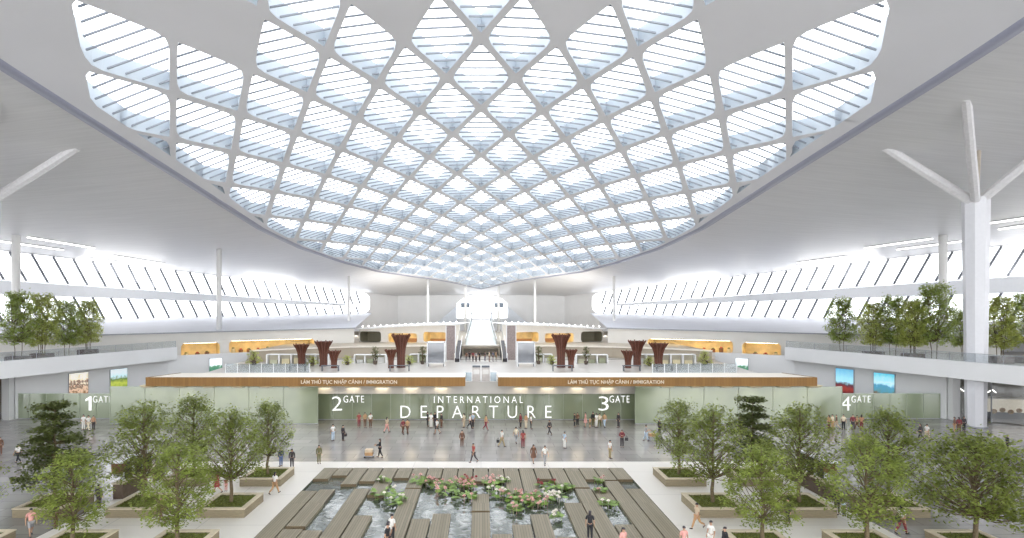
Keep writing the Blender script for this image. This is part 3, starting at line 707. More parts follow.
partition('deep green glass partition under the canopies behind the DEPARTURE letters', X(314, 71.3), X(640, 71.3), 71.3, 3.5, M_GLASSD, 2.4)
partition('pale green glass partition under the right canopy, beside the number 3', X(635, 68.5), X(842, 68.5), 68.5, 4.55, M_GLASSG, 4.3)
partition('green glass partition before the right white wall, behind the number 4', X(840, 72), X(940, 72), 72.0, 3.2, M_GLASSG, 2.2)
# inner hall wall behind the glass
m = MB(); m.box(-37, 37, 80, 80.4, 0, 3.5); struct(m.build('wall_middle', mat('inner_wall', (.40, .42, .34), .6)))
# light trays under the canopies
LT = [324, 353, 382, 411, 441, 520.5, 548, 577.5, 607]; lt0 = None
for i, px in enumerate(LT+[150, 181, 210, 239, 267, 296, 666, 696, 725, 754, 783, 812]):
    lab = None
    inner = px in LT
    x = X(px, 67.1 if not inner else 69.6); yy = 67.1 if not inner else 69.6
    side = 'left' if px < CX else 'right'
    if inner: idx = (LT.index(px) if px < CX else len(LT)-1-LT.index(px)); lab = 'warm light tray over deep green glass, %s canopy, %s from the outer side' % (side, ORD[idx])
    else:
        g_ = [150, 181, 210, 239, 267, 296] if px < CX else [812, 783, 754, 725, 696, 666]; lab = 'small ceiling light over pale glass, %s canopy, %s from the outer end' % (side, ORD[g_.index(px)])
    if lt0 is None:
        lt0 = thing('ceiling_light', lab, 'ceiling light', group='light trays under the canopies')
        m = MB(); m.prism([(-1.15, -.9), (1.15, -.9), (1.15, .9), (-1.15, .9)], -.1, 0)
        m.add([(-1.15, -.9, -.1), (1.15, -.9, -.1), (.75, -.6, -.55), (-.75, -.6, -.55)], [(0, 1, 2, 3)]); m.add([(-1.15, .9, -.1), (1.15, .9, -.1), (.75, .6, -.55), (-.75, .6, -.55)], [(3, 2, 1, 0)])
        m.add([(-1.15, -.9, -.1), (-1.15, .9, -.1), (-.75, .6, -.55), (-.75, -.6, -.55)], [(3, 2, 1, 0)]); m.add([(1.15, -.9, -.1), (1.15, .9, -.1), (.75, .6, -.55), (.75, -.6, -.55)], [(0, 1, 2, 3)])
        m.build('housing', mat('tray_cream', (.75, .66, .45), .5), lt0)
        m = MB(); m.box(-.72, .72, -.57, .57, -.56, -.5); m.build('diffuser', M_WARM, lt0)
        m = MB(); holed(m, [(-.78, -.64), (.78, -.64), (.78, .64), (-.78, .64)], [[(-.7, -.56), (.7, -.56), (.7, .56), (-.7, .56)]], lambda x, y: Vector((x, y, -.6)), lambda x, y: Vector((x, y, -.52))); m.build('trim_ring', mat('tray_grey', (.25, .25, .24), .5), lt0)
        ltch = tree_of(lt0); o = lt0
    else: o = dup(lt0, label=lab, ch=ltch)
    o.location = (x, yy, 4.98); o.scale = (1, 1, 1) if inner else (.75, .8, .5)
# upper deck with beige front
m = MB(); dp = [at(250, 351, 96), at(300, 349, 102), at(350, 347.5, 106.5), at(400, 346.5, 109), at(463, 346, 111)]
half = [(p.x, p.y) for p in dp]; mir = [(-x, y) for x, y in reversed(half)]
EDG = half+mir
m = MB()
m.add([(x, y, 7.0) for x, y in EDG]+[(46, 199, 7.0), (-46, 199, 7.0)], [tuple(range(len(EDG)+2))])
for i in range(len(EDG)-1):
    (x0, y0), (x1, y1) = EDG[i], EDG[i+1]; zb = 5.0 if i != 4 else 6.5
    m.add([(x0, y0, 7.0), (x1, y1, 7.0), (x1, y1, zb), (x0, y0, zb)], [(3, 2, 1, 0)])
struct(m.build('wall_upper', mat('deck_beige', (.42, .36, .28), .5, var=.04, scale=.4)))
m = MB()
for i in range(len(EDG)-1):
    (x0, y0), (x1, y1) = EDG[i], EDG[i+1]; m.bar((x0, y0-.1, 7.05), (x1, y1-.1, 7.05), .3, .22)
struct(m.build('trim_4', M_CREAM))
# recess under the deck in the middle
m = MB(); xa, xb = EDG[4][0], EDG[5][0]
m.add([(xa, 111, 5), (xb, 111, 5), (xb, 119, 5.0), (xa, 119, 5.0), (xa, 111, 6.95), (xb, 111, 6.95), (xb, 119, 6.95), (xa, 119, 6.95)], [(2, 3, 7, 6), (0, 3, 7, 4), (1, 2, 6, 5)])
struct(m.build('wall_middle', M_CREAM))
t = thing('ceiling_lamp', 'warm strip lamp in the recess above the row of standing people', 'lamp', (0, 114, 6.85)); m = MB(); m.box(-2.6, 2.6, -.15, .15, -.06, 0); m.build('diffuser', M_LAMP, t); m = MB(); m.box(-2.7, 2.7, -.2, .2, 0, .08); m.build('housing', M_FRAME, t)

# central rounded blocks on the upper deck
for s, side in ((-1, 'left'), (1, 'right')):
    P0, P1 = Vector((s*27.2, 124.5, 0)), Vector((s*4.6, 118.0, 0)); dd = P1-P0; Lw = dd.length; dn = dd.normalized(); nrm = Vector((-dn.y, dn.x, 0)); nrm = nrm if nrm.y > 0 else -nrm
    def uvc(px):
        dx = -(px-CX)/F; t_ = (27.2-dx*124.5)/(dx*(118-124.5)-(4.6-27.2)); return t_*Lw
    holes = [rrect(uvc(359), uvc(381), 7.05, 9.4, .6), rrect(uvc(388), uvc(417), 7.05, 9.1, .5), rrect(uvc(423), uvc(446), 7.3, 9.4, .5)]
    t = thing('pavilion', 'white rounded pavilion with gold openings on the upper deck, %s of the central ramp' % side, 'building', group='rounded pavilions')
    m = MB(); holed(m, [(0, 7.03), (Lw, 7.03), (Lw, 11.0), (Lw*.5, 10.6), (Lw*.15, 10.2), (.5, 9.9), (0, 9.2)], holes, lambda u, v: P0+dn*u+Vector((0, 0, v)), lambda u, v: P0+dn*u+nrm*.5+Vector((0, 0, v)))
    m.build('wall_shell', mat('pavilion_white', (.74, .70, .64), .5, var=.03), t)
    m = MB(); g = lambda u, w2, z: P0+dn*u+nrm*w2+Vector((0, 0, z))
    m.grid([[g(0, -.6, 9.9), g(Lw*.3, -.6, 10.45), g(Lw*.6, -.6, 10.8), g(Lw, -.6, 11.1)], [g(0, 9, 10.3), g(Lw*.3, 9, 10.9), g(Lw*.6, 9, 11.2), g(Lw, 9, 11.4)]])
    m.bar(g(-.2, -.5, 9.95), g(Lw*.5, -.5, 10.72), .3, .3); m.bar(g(Lw*.5, -.5, 10.72), g(Lw, -.5, 11.15), .3, .3)
    m.build('roof', M_WHITE, t)
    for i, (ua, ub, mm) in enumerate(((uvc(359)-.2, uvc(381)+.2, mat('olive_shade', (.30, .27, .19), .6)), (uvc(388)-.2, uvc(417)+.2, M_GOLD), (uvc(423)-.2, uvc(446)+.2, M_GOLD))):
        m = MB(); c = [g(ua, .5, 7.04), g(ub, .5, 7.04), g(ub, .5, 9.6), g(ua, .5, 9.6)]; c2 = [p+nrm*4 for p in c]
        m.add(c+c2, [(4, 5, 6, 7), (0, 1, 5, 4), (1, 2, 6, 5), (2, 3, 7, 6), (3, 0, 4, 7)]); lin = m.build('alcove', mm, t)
        if i:
            m = MB(); m.bar(g(ua+.6, 1.5, 9.5), g(ub-.6, 1.5, 9.5), .5, .08); m.build('alcove_lamp', M_WARM, lin)
            m = MB(); m.bar(g(ua+1, 2.5, 7.5), g(ub-1, 2.5, 7.5), .6, .8); m.build('counter', mat('counter_brown', (.35, .18, .07), .5), lin)
    r0 = None
    for i in range(16):
        u = Lw*(i+.5)/16; p = g(u, .5, 9.95+1.2*(u/Lw)+.15)
        if r0 is None:
            r0 = thing('roof_lamp', 'tiny white lamp in the row along the %s pavilion roof' % side, 'lamp', p, group='lamps along the %s pavilion roof' % side)
            m = MB(); m.tube((0, 0, -.35), (0, 0, .25), .05, .05, 6); m.build('stem', M_FRAME, r0); m = MB(); m.ell((0, 0, .35), .17, .17, .17, 8, 5); m.build('globe', M_LAMP, r0); rch = tree_of(r0)
        else: dup(r0, loc=p, ch=rch)

# central ramp
t = thing('glass_ramp', 'pale walkway rising to the white gable window between glass sides', 'walkway')
m = MB(); m.add([(-3.1, 111.3, 7.0), (3.1, 111.3, 7.0), (3.1, 192, 10.9), (-3.1, 192, 10.9), (-3.1, 111.3, 6.9), (3.1, 111.3, 6.9), (3.1, 192, 6), (-3.1, 192, 6)], [(0, 1, 2, 3), (3, 2, 6, 7), (0, 4, 7, 3), (1, 5, 6, 2)]); m.build('walking_surface', mat('ramp_pale', (.66, .72, .70), .25), t)
for x in (-3.1, 3.1):
    m = MB(); m.add([(x, 111.3, 7.0), (x, 192, 10.9), (x, 192, 12.6), (x, 111.3, 8.4)], [(0, 1, 2, 3)]); sd = m.build('glass_side', M_RAILG, t)
    m = MB(); m.bar((x, 111.3, 8.42), (x, 192, 12.62), .12, .1); m.build('handrail', M_FRAME, sd)
m = MB(); m.bar((-3.3, 192, 10), (-3.3, 192, 14.2), .4); m.bar((3.6, 192, 10), (3.6, 192, 14.2), .4); m.bar((-3.3, 192, 13.2), (3.6, 192, 13.2), .35); m.build('portal_frame', M_GREYM, t)
m = MB(); m.box(-4.6, 4.6, 192, 211, 9.5, 10.9); m.build('landing', M_WHITE, t)

# black escalators flanking the recess, grey screens, kiosks
for s, side in ((-1, 'left'), (1, 'right')):
    t = thing('escalator', 'black escalator slot %s of the row of standing people' % side, 'escalator', group='black escalators')
    m = MB(); xs_ = sorted((s*3.75, s*4.55)); m.prism([(xs_[0], 97.5), (xs_[1], 97.5), (xs_[1], 110.5), (xs_[0], 110.5)], 5.0, [5.6, 5.6, 8.1, 8.1]); recalc(m.build('truss', M_BLACK, t))
    for e, x in enumerate((xs_[0]-.06, xs_[1]+.06)):
        m = MB(); m.bar((x, 97.2, 6.3), (x, 110.6, 9.0), .1, .12); m.bar((x, 97.2, 5.0), (x, 97.2, 6.3), .1); m.build('handrail', M_FRAME if e else M_CREAM, t)
    # tall perforated screens
    t = thing('tall_screen', 'tall grey perforated screen in a white frame, %s of centre behind the kiosk' % side, 'screen', (s*5.3, 98, 5), group='tall grey screens')
    m = MB(); m.box(-.75, .75, -.05, .05, .3, 6.3); m.build('screen_panel', mat('screen_brown', (.27, .22, .21), .6, var=.25, scale=8), t)
    m = MB(); m.box(-.88, -.75, -.1, .1, 0, 6.5); m.box(.75, .88, -.1, .1, 0, 6.5); m.box(-.88, .88, -.1, .1, 6.4, 6.55); m.build('frame', M_FRAME, t)
    t = thing('glass_kiosk', 'white-framed grey glass kiosk on the upper level, %s of centre' % side, 'kiosk', (s*7.2, 90, 5), group='grey glass kiosks')
    m = MB(); m.box(-1.3, 1.3, -.6, .6, .6, 3.75); m.build('glass_box', M_KIOSKG, t)
    m = MB(); m.box(-1.45, -1.3, -.7, .7, 0, 3.9); m.box(1.3, 1.45, -.7, .7, 0, 3.9); m.box(-1.45, 1.45, -.7, .7, 3.78, 3.95); m.box(-1.45, 1.45, -.7, .7, .5, .6); m.build('frame', M_FRAME, t)
    m = MB(); m.box(-.8, .8, -.3, .3, 1.5, 2.4); m.build('display', mat('kiosk_dark', (.12, .13, .15), .4), t)
    for x in (-1.2, 1.2):
        m = MB(); m.box(x-.06, x+.06, -.66, -.5, 0, .5); m.build('leg', M_DARKM, t)
# twin booths in the gap
for s, side in ((-1, 'left'), (1, 'right')):
    t = thing('ticket_booth', '%s one of the two small grey booths in the central gap between canopies' % side, 'booth', (s*.58+.0, 70.6, 5.0), group='twin booths in the central gap')
    m = MB(); m.box(-.5, .5, -.4, .4, 0, 1.75); m.build('body', mat('booth_grey', (.50, .46, .44), .5), t)
    m = MB(); m.box(-.5, .5, -.45, .45, 1.75, 1.95); m.build('roof', M_DARKM, t)
    m = MB(); m.box(-.38, .38, -.43, -.4, .9, 1.5); m.build('window', mat('booth_pane', (.68, .66, .64), .2), t)
    t = thing('glass_gate', 'small pale blue glass gate %s of the twin booths' % side, 'gate', (s*1.55, 70.4, 5.0), group='pale glass gates beside the booths')
    m = MB(); m.box(-.36, .36, -.03, .03, .05, 1.1); m.build('glass_leaf', glassmat('blue_glass', (.75, .85, .9), .35, (.55, .65, .72), .1, .12), t)
    for x in (-.4, .4):
        m = MB(); m.box(x-.04, x+.04, -.05, .05, 0, 1.2); m.build('post', M_FRAME, t)

# counters with shelving on the upper level
def counter(label, x0, x1, Y, n, z=5.0, h=1.35, dk=.9):
    t = thing('display_counter', label, 'counter', (0, Y, z), group='white counters on the upper level')
    m = MB(); m.box(x0, x1, -.1, dk, h-.14, h); m.build('counter_top', M_WHITE, t)
    m = MB(); m.box(x0, x1, dk-.1, dk, 0, h-.14); m.build('back_panel', mat('counter_shade', (.50, .46, .36), .6), t)
    for i in range(n+1):
        x = x0+(x1-x0)*i/n; m = MB(); m.box(x-.12, x+.12, 0, dk-.1, 0, h-.14); m.build('divider', M_WHITE, t)
    for i in range(n):
        xm = x0+(x1-x0)*(i+.5)/n; w_ = (x1-x0)/n*.3; m = MB(); m.box(xm-w_, xm+w_, .3, .6, 0, h*random.uniform(.35, .7))
        m.build('display_case', random.choice([mat('case_a', (.55, .55, .40), .5), mat('case_b', (.70, .62, .40), .5), mat('case_c', (.35, .37, .25), .5), mat('case_d', (.7, .7, .68), .5)]), t)
for s, side in ((-1, 'left'), (1, 'right')):
    so = lambda a, b: (a, b) if s > 0 else (-b, -a)
    a, b = so(25.5, 35.6); counter('long white display counter at the outer part of the upper level, %s side' % side, a, b, 93, 5, h=1.7)
    a, b = so(16.2, 21.5); counter('white display counter between brown funnels on the %s side' % side, a, b, 95, 3, h=1.5)
    a, b = so(9.3, 12.2); counter('short white counter beside the grey kiosk on the %s side' % side, a, b, 96, 2, h=1.5)
    for k, (cx_, wd) in enumerate(((27.0, 1.2), (22.2, 1.3), (12.0, 1.5))):
        t = thing('bench_table', 'low dark-topped table near the canopy edge, %s side, %s' % (side, ('outer one', 'middle one', 'inner one')[k]), 'table', (s*cx_, 82.5, 5), group='dark-topped tables on the upper level')
        m = MB(); m.box(-wd, wd, -.35, .35, .75, .85); m.build('table_top', M_DARKM, t)
        for x in (-wd+.1, wd-.1):
            m = MB(); m.box(x-.05, x+.05, -.3, .3, 0, .75); m.build('leg', M_DARKM, t)
    # glass balustrade along the front of the level
    t = thing('glass_balustrade', 'low glass balustrade behind the %s wooden canopy' % side, 'railing', (0, 80, 5), group='balustrades behind the canopies')
    a, b = so(24.5, 36.5)
    m = MB(); m.box(a, b, 0, .03, .05, 1.3); m.build('glass_panel', M_RAILG, t)
    for i in range(8):
        x = a+(b-a)*i/7; m = MB(); m.box(x-.05, x+.05, -.03, .05, 0, 1.35); m.build('post', M_FRAME, t)

# brown funnels
def funnel(label, px, yt, wpx, Y, group='brown ribbed funnels'):
    x = X(px, Y); h = (H-(yt-CY)/F*Y)-5.0; R = wpx/2/F*Y; r0 = R*.36
    t = thing('ribbed_funnel', label, 'sculpture', (x, Y, 5.0), group=group)
    m = MB(); n = 24
    prof = [(0, 1.25), (.04, 1.0), (.35, 1.0), (.6, 1.25), (.8, 1.75), (.95, 2.45), (1, 2.75)]
    sc = R/(r0*2.75)
    rows = [[(r0*sc*k*math.cos(2*math.pi*i/n), r0*sc*k*math.sin(2*math.pi*i/n), h*f) for i in range(n+1)] for f, k in prof]
    m.grid(rows); m.build('body', mat('funnel_body', (.09, .03, .017), .6, var=.3, scale=6), t, True)
    for i in range(12):
        a = 2*math.pi*i/12; m = MB(); pr = [Vector((r0*sc*k*1.05*math.cos(a), r0*sc*k*1.05*math.sin(a), h*f*(1.0+(.04 if f == 1 and i % 2 else 0)))) for f, k in prof]
        for p, q in zip(pr, pr[1:]): m.bar(p, q, .13, .16)
        m.build('rib', M_BROWN, t)
FN = [(301.5, 344.5, 15, 91, 'outermost brown ribbed funnel left of centre, standing apart'), (323.5, 341.5, 17, 90, 'taller brown ribbed funnel of the outer left pair'), (334, 351, 13, 87, 'shorter brown ribbed funnel of the outer left pair'),
      (391, 350, 12, 87, 'shorter brown ribbed funnel of the inner left pair'), (401, 335, 18, 88, 'taller brown ribbed funnel of the inner left pair'), (561, 335, 18, 88, 'taller brown ribbed funnel of the inner right pair'), (571, 350, 12, 87, 'shorter brown ribbed funnel of the inner right pair'),
      (628, 351, 13, 87, 'shorter brown ribbed funnel of the outer right pair'), (637, 341, 17, 90, 'taller brown ribbed funnel of the outer right pair'), (658.5, 343.5, 18, 89, 'outermost brown ribbed funnel right of centre, standing apart')]
for px, yt, w_, Y, lb in FN: funnel(lb, px, yt, w_, Y)

# small potted plants upstairs
sp = mk_tree('potted_tree', 41, 3.0, .75, 1.2, 26, 30, M_LEAFD, ls=.16); sp2 = mk_tree('potted_shrub', 42, 1.5, .95, .25, 26, 30, M_LEAFY, ls=.18)
for o_, hh in ((sp, .55), (sp2, .45)):
    m = MB(); m.tube((0, 0, -.02), (0, 0, hh), .26, .36, 12); m.build('pot', mat('pot_dark', (.12, .09, .07), .6), o_)
spc = {1: tree_of(sp), 2: tree_of(sp2)}; fs = set()
for k, px, py, Y, lb in ((1, 375, 362, 93, 'small round tree between the left funnel pairs'), (2, 409, 364, 93, 'yellow-green shrub right of the inner left funnels'), (1, 422.5, 364, 93.5, 'slim dark green tree left of the left grey kiosk'), (2, 312.5, 360, 90.6, 'yellow-green shrub behind the outer left funnels'), (2, 347.5, 364, 92.5, 'yellow-green shrub right of the outer left funnels'),
                       (1, 586, 362, 93, 'small round tree between the right funnel pairs'), (2, 552, 364, 93, 'yellow-green shrub left of the inner right funnels'), (1, 538.5, 364, 93.5, 'slim dark green tree right of the right grey kiosk'), (2, 649, 360, 90.6, 'yellow-green shrub behind the outer right funnels'), (2, 254, 358, 92, 'low shrub at the inner end of the left white wall'), (2, 705, 358, 92, 'low shrub at the inner end of the right white wall')):
    src = sp if k == 1 else sp2
    if k not in fs: o = src; fs.add(k)
    else: o = dup(src, ch=spc[k])
    z = 5.0 if 'white wall' not in lb else 6.0
    o.location = (X(px, Y), Y, 5.0); o.scale = (1, 1, 1) if z == 5 else (1.3, 1.3, 1.5); tag(o, lb+' on the upper level', 'plant', 'plants on the upper level')

# ------------------------------------------------------------------ wall pictures
PICS = {
 'people': picmat('picture_people', [(.25, .12, .05), (.75, .55, .40), (.12, .05, .03), (.80, .70, .55), (.9, .88, .8)], 7, [0, .3, .5, .7, 1], 1.4),
 'meadow': picmat('picture_meadow', [(.20, .30, .04), (.45, .50, .08), (.10, .18, .04), (.55, .70, .75), (.80, .88, .92)], 5, [0, .25, .5, .65, 1], .5),
 'lagoon': picmat('picture_lagoon', [(.10, .35, .32), (.06, .22, .14), (.12, .30, .18), (.75, .82, .82), (.9, .93, .95)], 4, [0, .25, .5, .6, 1], .7),
 'redcity': picmat('picture_redcity', [(.12, .02, .02), (.30, .04, .03), (.08, .03, .05), (.40, .75, .85), (.15, .50, .75)], 5, [0, .2, .35, .5, 1], .35),
 'bluehill': picmat('picture_bluehill', [(.18, .14, .08), (.10, .30, .38), (.08, .30, .45), (.55, .85, .92), (.12, .60, .78)], 4, [0, .15, .35, .55, 1], .6)}
def wallx(Y):   # half width of the lower white wall
    return 59.6+(52.6-59.6)*(Y-71.7)/(94-71.7) if Y < 94 else 52.6+(43-52.6)*(Y-94)/9
def picture(label, x0, x1, yt, yb_, pic):
    s = -1 if x0 < CX else 1
    def solve(px):
        lo_, hi_ = 60.0, 103.0
        for _ in range(40):
            mid = (lo_+hi_)/2
            if wallx(mid)-.12 > abs(px-CX)/F*mid: lo_ = mid
            else: hi_ = mid
        return mid
    Ya, Yb = solve(x0), solve(x1); pa, pb = at(x0, yt, Ya), at(x1, yt, Yb); ym = (Ya+Yb)/2
    zt, zb = H-(yt-CY)/F*ym, H-(yb_-CY)/F*ym
    t = thing('wall_picture', label, 'picture', ((pa.x+pb.x)/2, ym, (zt+zb)/2), math.atan2(pb.y-pa.y, pb.x-pa.x), 'large pictures on the white side walls')
    wd = (Vector((pb.x, pb.y))-Vector((pa.x, pa.y))).length/2; hh = (zt-zb)/2
    m = MB(); m.box(-wd, wd, -.06, .06, -hh, hh); m.build('print', PICS[pic], t)
    m = MB(); e = .07; m.box(-wd-e, wd+e, -.02, .1, hh, hh+e); m.box(-wd-e, wd+e, -.02, .1, -hh-e, -hh); m.box(-wd-e, -wd, -.02, .1, -hh, hh); m.box(wd, wd+e, -.02, .1, -hh, hh); m.build('frame', M_GREYM, t)
picture('large picture of a crowd of people on the left white wall', 69, 88, 373, 396, 'people')
picture('green meadow picture on the left white wall, right of the crowd picture', 110.5, 127, 369, 388, 'meadow')
picture('green lagoon picture with pale sky on the left white wall above the canopy', 209.5, 222, 358.5, 374.5, 'lagoon')
picture('green lagoon picture with pale sky on the right white wall above the canopy', 735.5, 748, 358.5, 374.5, 'lagoon')
picture('picture of a dark red skyline under turquoise sky on the right wall', 836, 853.5, 369, 393, 'redcity')
picture('picture of a blue mountain under turquoise sky on the right wall', 874, 894.5, 373.5, 394, 'bluehill')

# ------------------------------------------------------------------ shopfronts outside the piers
for s, side in ((-1, 'left'), (1, 'right')):
    a, b = Vector((s*60.6, 72.2, 0)), Vector((s*80, 53.5, 0)); z = Vector((0, 0, 1)); n = (b-a).normalized(); nn = Vector((-n.y, n.x, 0)); nn = nn if nn.y > 0 else -nn
    t = thing('shopfront', 'dark glass shopfront beside the %s white pier' % side, 'shop', group='dark shopfronts')
    m = MB(); m.add([a+z*.1, b+z*.1, b+z*5.6, a+z*5.6], [(0, 1, 2, 3)]); m.build('glass', M_SHOPG, t)
    for i in range(8):
        p = a.lerp(b, i/7); m = MB(); m.bar(p, p+z*5.6, .1); m.build('mullion', M_GREYM, t)
    m = MB(); bk = mat('shop_brown', (.22, .15, .09), .6) if s < 0 else mat('shop_grey', (.24, .24, .23), .6)
    m.add([a+nn*7, b+nn*7, b+nn*7+z*5.6, a+nn*7+z*5.6], [(0, 1, 2, 3)]); m.add([a, a+nn*7, a+nn*7+z*5.6, a+z*5.6], [(0, 1, 2, 3)]); m.build('back_wall', bk, t)
    if s > 0:
        t2 = thing('shop_counter', 'long white counter with tan goods inside the right shop', 'counter', (68.2, 71.6, 0), math.atan2(n.y, n.x)*.3)
        m = MB(); m.box(-3.6, 1.8, -.4, .4, .9, 2.6); m.build('body', mat('counter_added_glow', (.85, .80, .68), .5, emit=((1, .93, .78), .35)), t2)  # faint glow added to the body so the counter looks lit
        m = MB(); m.box(-3.7, 1.9, -.5, .5, 2.6, 2.75); m.build('counter_top', M_WHITE, t2)
        for i in range(5): m = MB(); m.ell((-2.8+i*.9+.3, -.55, 1.0+.2*(i % 2)), .35, .12, .3, 8, 5); m.build('goods', mat('goods_tan', (.45, .28, .12), .6), t2)
        m = MB(); m.box(-3.4, 1.6, -.3, .3, 0, .9); m.build('plinth', M_DARKM, t2)
        t2 = thing('zigzag_lamp', 'white zigzag ceiling lamp inside the right shop', 'lamp', (0, 0, 0))
        m = MB(); pz_ = [at(952+4*i, 388.5+(2.4 if i % 2 else -.4)+.15*i, 73.5) for i in range(12)]
        for p, q in zip(pz_, pz_[1:]): m.bar(p, q, .1, .1)
        m.build('light_strip', M_LAMP, t2)
        m = MB(); m.bar(pz_[0], pz_[0]+z*.6, .03); m.bar(pz_[-1], pz_[-1]+z*.6, .03); m.build('hanger', M_DARKM, t2)
    t2 = thing('ceiling_lamp', 'warm ceiling lamp in the %s shop' % side, 'lamp', (s*70, 68, 5.3)); m = MB(); m.box(-1.5, 1.5, -.3, .3, 0, .1); m.build('diffuser', M_WARM, t2); m = MB(); m.box(-1.6, 1.6, -.35, .35, .1, .18); m.build('housing', M_FRAME, t2)

# ------------------------------------------------------------------ columns
def downz(x, y):
    r = RB.ray_cast(Vector((x, y, 5)), Vector((0, 0, 1))); return r[0].z if r[0] else 25
for s, side in ((-1, 'left'), (1, 'right')):
    t = thing('branching_column', 'big white branching column standing on the hall floor, %s side' % side, 'column', (s*59.2, 67.0, 0), group='white branching columns')
    m = MB(); m.tube((0, 0, 0), (0, 0, 27.3), 1.0, 1.35, 8); m.build('shaft', mat('column_white', (.72, .72, .75), .35, var=.02), t)
    if s > 0: t.location.x = 59.2
    m = MB(); m.tube((0, 0, 0), (0, 0, .12), 1.15, 1.15, 8); m.build('base_ring', M_GREYM, t)
    for (px, py, r) in ((885, 150, .62), (966, 101, .55), (979, 150, .28), (1046, 150, .62)):
        hit = roofhit(px, py); e = Vector((hit.x*s, hit.y, hit.z))-Vector((s*59.2, 67.0, 0)) if hit else Vector((0, -10, 33))
        if (e-Vector((0, 0, 27))).length > 34: e = Vector((0, 0, 27))+(e-Vector((0, 0, 27))).normalized()*34
        m = MB(); m.tube((0, 0, 26.6), e+Vector((0, 0, .3)), r*.9, r*.75, 8); m.build('branch', mat('branch_white', (.74, .73, .74), .4) if r > .3 else mat('branch_tan', (.50, .44, .36), .5), t)
thin = None
for px, Y, nm in ((16, 96, 'outermost on the left terrace'), (943, 96, 'on the right terrace behind the trees'), (219, 112, 'behind the left gold alcoves'), (349, 150, 'left, behind the outer funnels'), (614, 150, 'right, behind the outer funnels'), (428, 172, 'left of the central ramp, above the pavilion'), (535, 172, 'right of the central ramp, above the pavilion'), (465.5, 188, 'at the left corner of the central ramp'), (498.5, 188, 'at the right corner of the central ramp')):
    x = X(px, Y); zb = 7.15 if Y < 105 else 7.0; zt = downz(x, Y) if abs(x) > oval(Y) else HS(x, Y)
    t = thing('slim_column', 'slim white column '+nm, 'column', (x, Y, zb), group='slim white columns')
    r = .5 if abs(px-CX) > 140 else .36
    if Y == 188: r = .42
    if px in (16, 943): r = .62
    m = MB(); m.tube((0, 0, 0), (0, 0, zt-zb+.3), r, r, 14); m.build('shaft', mat('slim_white', (.80, .79, .77), .4, var=.02), t, True)
    m = MB(); m.tube((0, 0, 0), (0, 0, .15), r*1.4, r*1.4, 14); m.build('base_ring', M_FRAME, t)

# linear ceiling lamps
for i, (x0, y0, x1, y1, nm) in enumerate(((0, 240, 63, 249, 'left, nearest the picture edge'), (28, 236, 94, 247, 'left, above the nearest one'), (114, 255, 164, 263, 'left, farthest along the roof'), (90, 257.5, 128, 262.5, 'left, the short low one'),
        (798, 262, 847, 255.5, 'right, farthest along the roof'), (865, 247, 932, 237.5, 'right, the long middle one'), (897, 248.5, 962, 240, 'right, just below the long middle one'), (989, 222, 1030, 216, 'right, topmost'), (999, 228, 1030, 223.5, 'right, just below the topmost'))):
    p, q = roofhit(x0, y0), roofhit(x1, y1)
    if p is None or q is None: continue
    t = thing('linear_lamp', 'white linear lamp on the outer roof, '+nm, 'ceiling light', group='linear lamps on the outer roof')
    dz = Vector((0, 0, -.25)); m = MB(); m.bar(p+dz, q+dz, .55, .1); m.build('diffuser', M_LAMP, t)
    m = MB(); m.bar(p+dz*.4, q+dz*.4, .7, .14); m.build('housing', M_FRAME, t)

# ------------------------------------------------------------------ plaza information stands (white frames on brown base)
for s, side in ((-1, 'left'), (1, 'right')):
    t = thing('information_stand', 'dark brown base with white-framed black panels, in the %s grove' % side, 'stand', (s*26.6 if s < 0 else 25.6, 43.6, 0), group='panel stands in the groves')
    m = MB(); m.box(-.35, .35, -2.6, 2.9, 0, 1.1); m.build('base', mat('stand_base', (.12, .085, .06), .6, var=.2), t)
    m = MB(); m.box(-.42, .42, -2.7, 3.0, 1.1, 1.18); m.build('base_cap', M_STONET, t)
    for i in range(3):
        y = -2.0+1.25*i; m = MB(); m.box(-.08, .08, y, y+.95, 1.25, 2.5); pn = m.build('panel', M_BLACK, t)
        m = MB(); m.box(-.12, .12, y-.12, y, 1.18, 2.65); m.box(-.12, .12, y+.95, y+1.07, 1.18, 2.65); m.box(-.12, .12, y-.12, y+1.07, 2.5, 2.65); m.build('frame', M_FRAME, pn)
    m = MB(); m.box(-.5, .5, -2.9, -2.1, 2.66, 2.74); m.build('roof', M_FRAME, t)
    m = MB(); m.box(-.3, .3, -2.85, -2.2, 1.9, 2.66); m.build('red_panel', mat('stand_red', (.22, .10, .05), .6), t)

# ------------------------------------------------------------------ people
M_SKIN = mat('skin', (.50, .30, .20), .55, var=.05)
def skinmesh(name, V, E, mats, sub=1):
    """V: list of (xyz, rx, ry); grow a continuous surface along the edges"""
    me = bpy.data.meshes.new('sk'); me.from_pydata([v[0] for v in V], E, []); o = bpy.data.objects.new('sk', me); COL.objects.link(o)
    md = o.modifiers.new('s', 'SKIN'); md.use_smooth_shade = True
    if not me.skin_vertices:
        bm = bmesh.new(); bm.from_mesh(me); bm.verts.layers.skin.verify(); bm.to_mesh(me); bm.free()
    for i, v in enumerate(V): me.skin_vertices[0].data[i].radius = (v[1], v[2])
    me.skin_vertices[0].data[0].use_root = True
    sb = o.modifiers.new('b', 'SUBSURF'); sb.levels = sub; sb.render_levels = sub
    dg = bpy.context.evaluated_depsgraph_get(); dg.update(); r = bpy.data.meshes.new_from_object(o.evaluated_get(dg)); r.name = name
    bpy.data.objects.remove(o); bpy.data.meshes.remove(me); r.materials.clear(); r.materials.append(mats)
    r.polygons.foreach_set('use_smooth', [True]*len(r.polygons)); return r
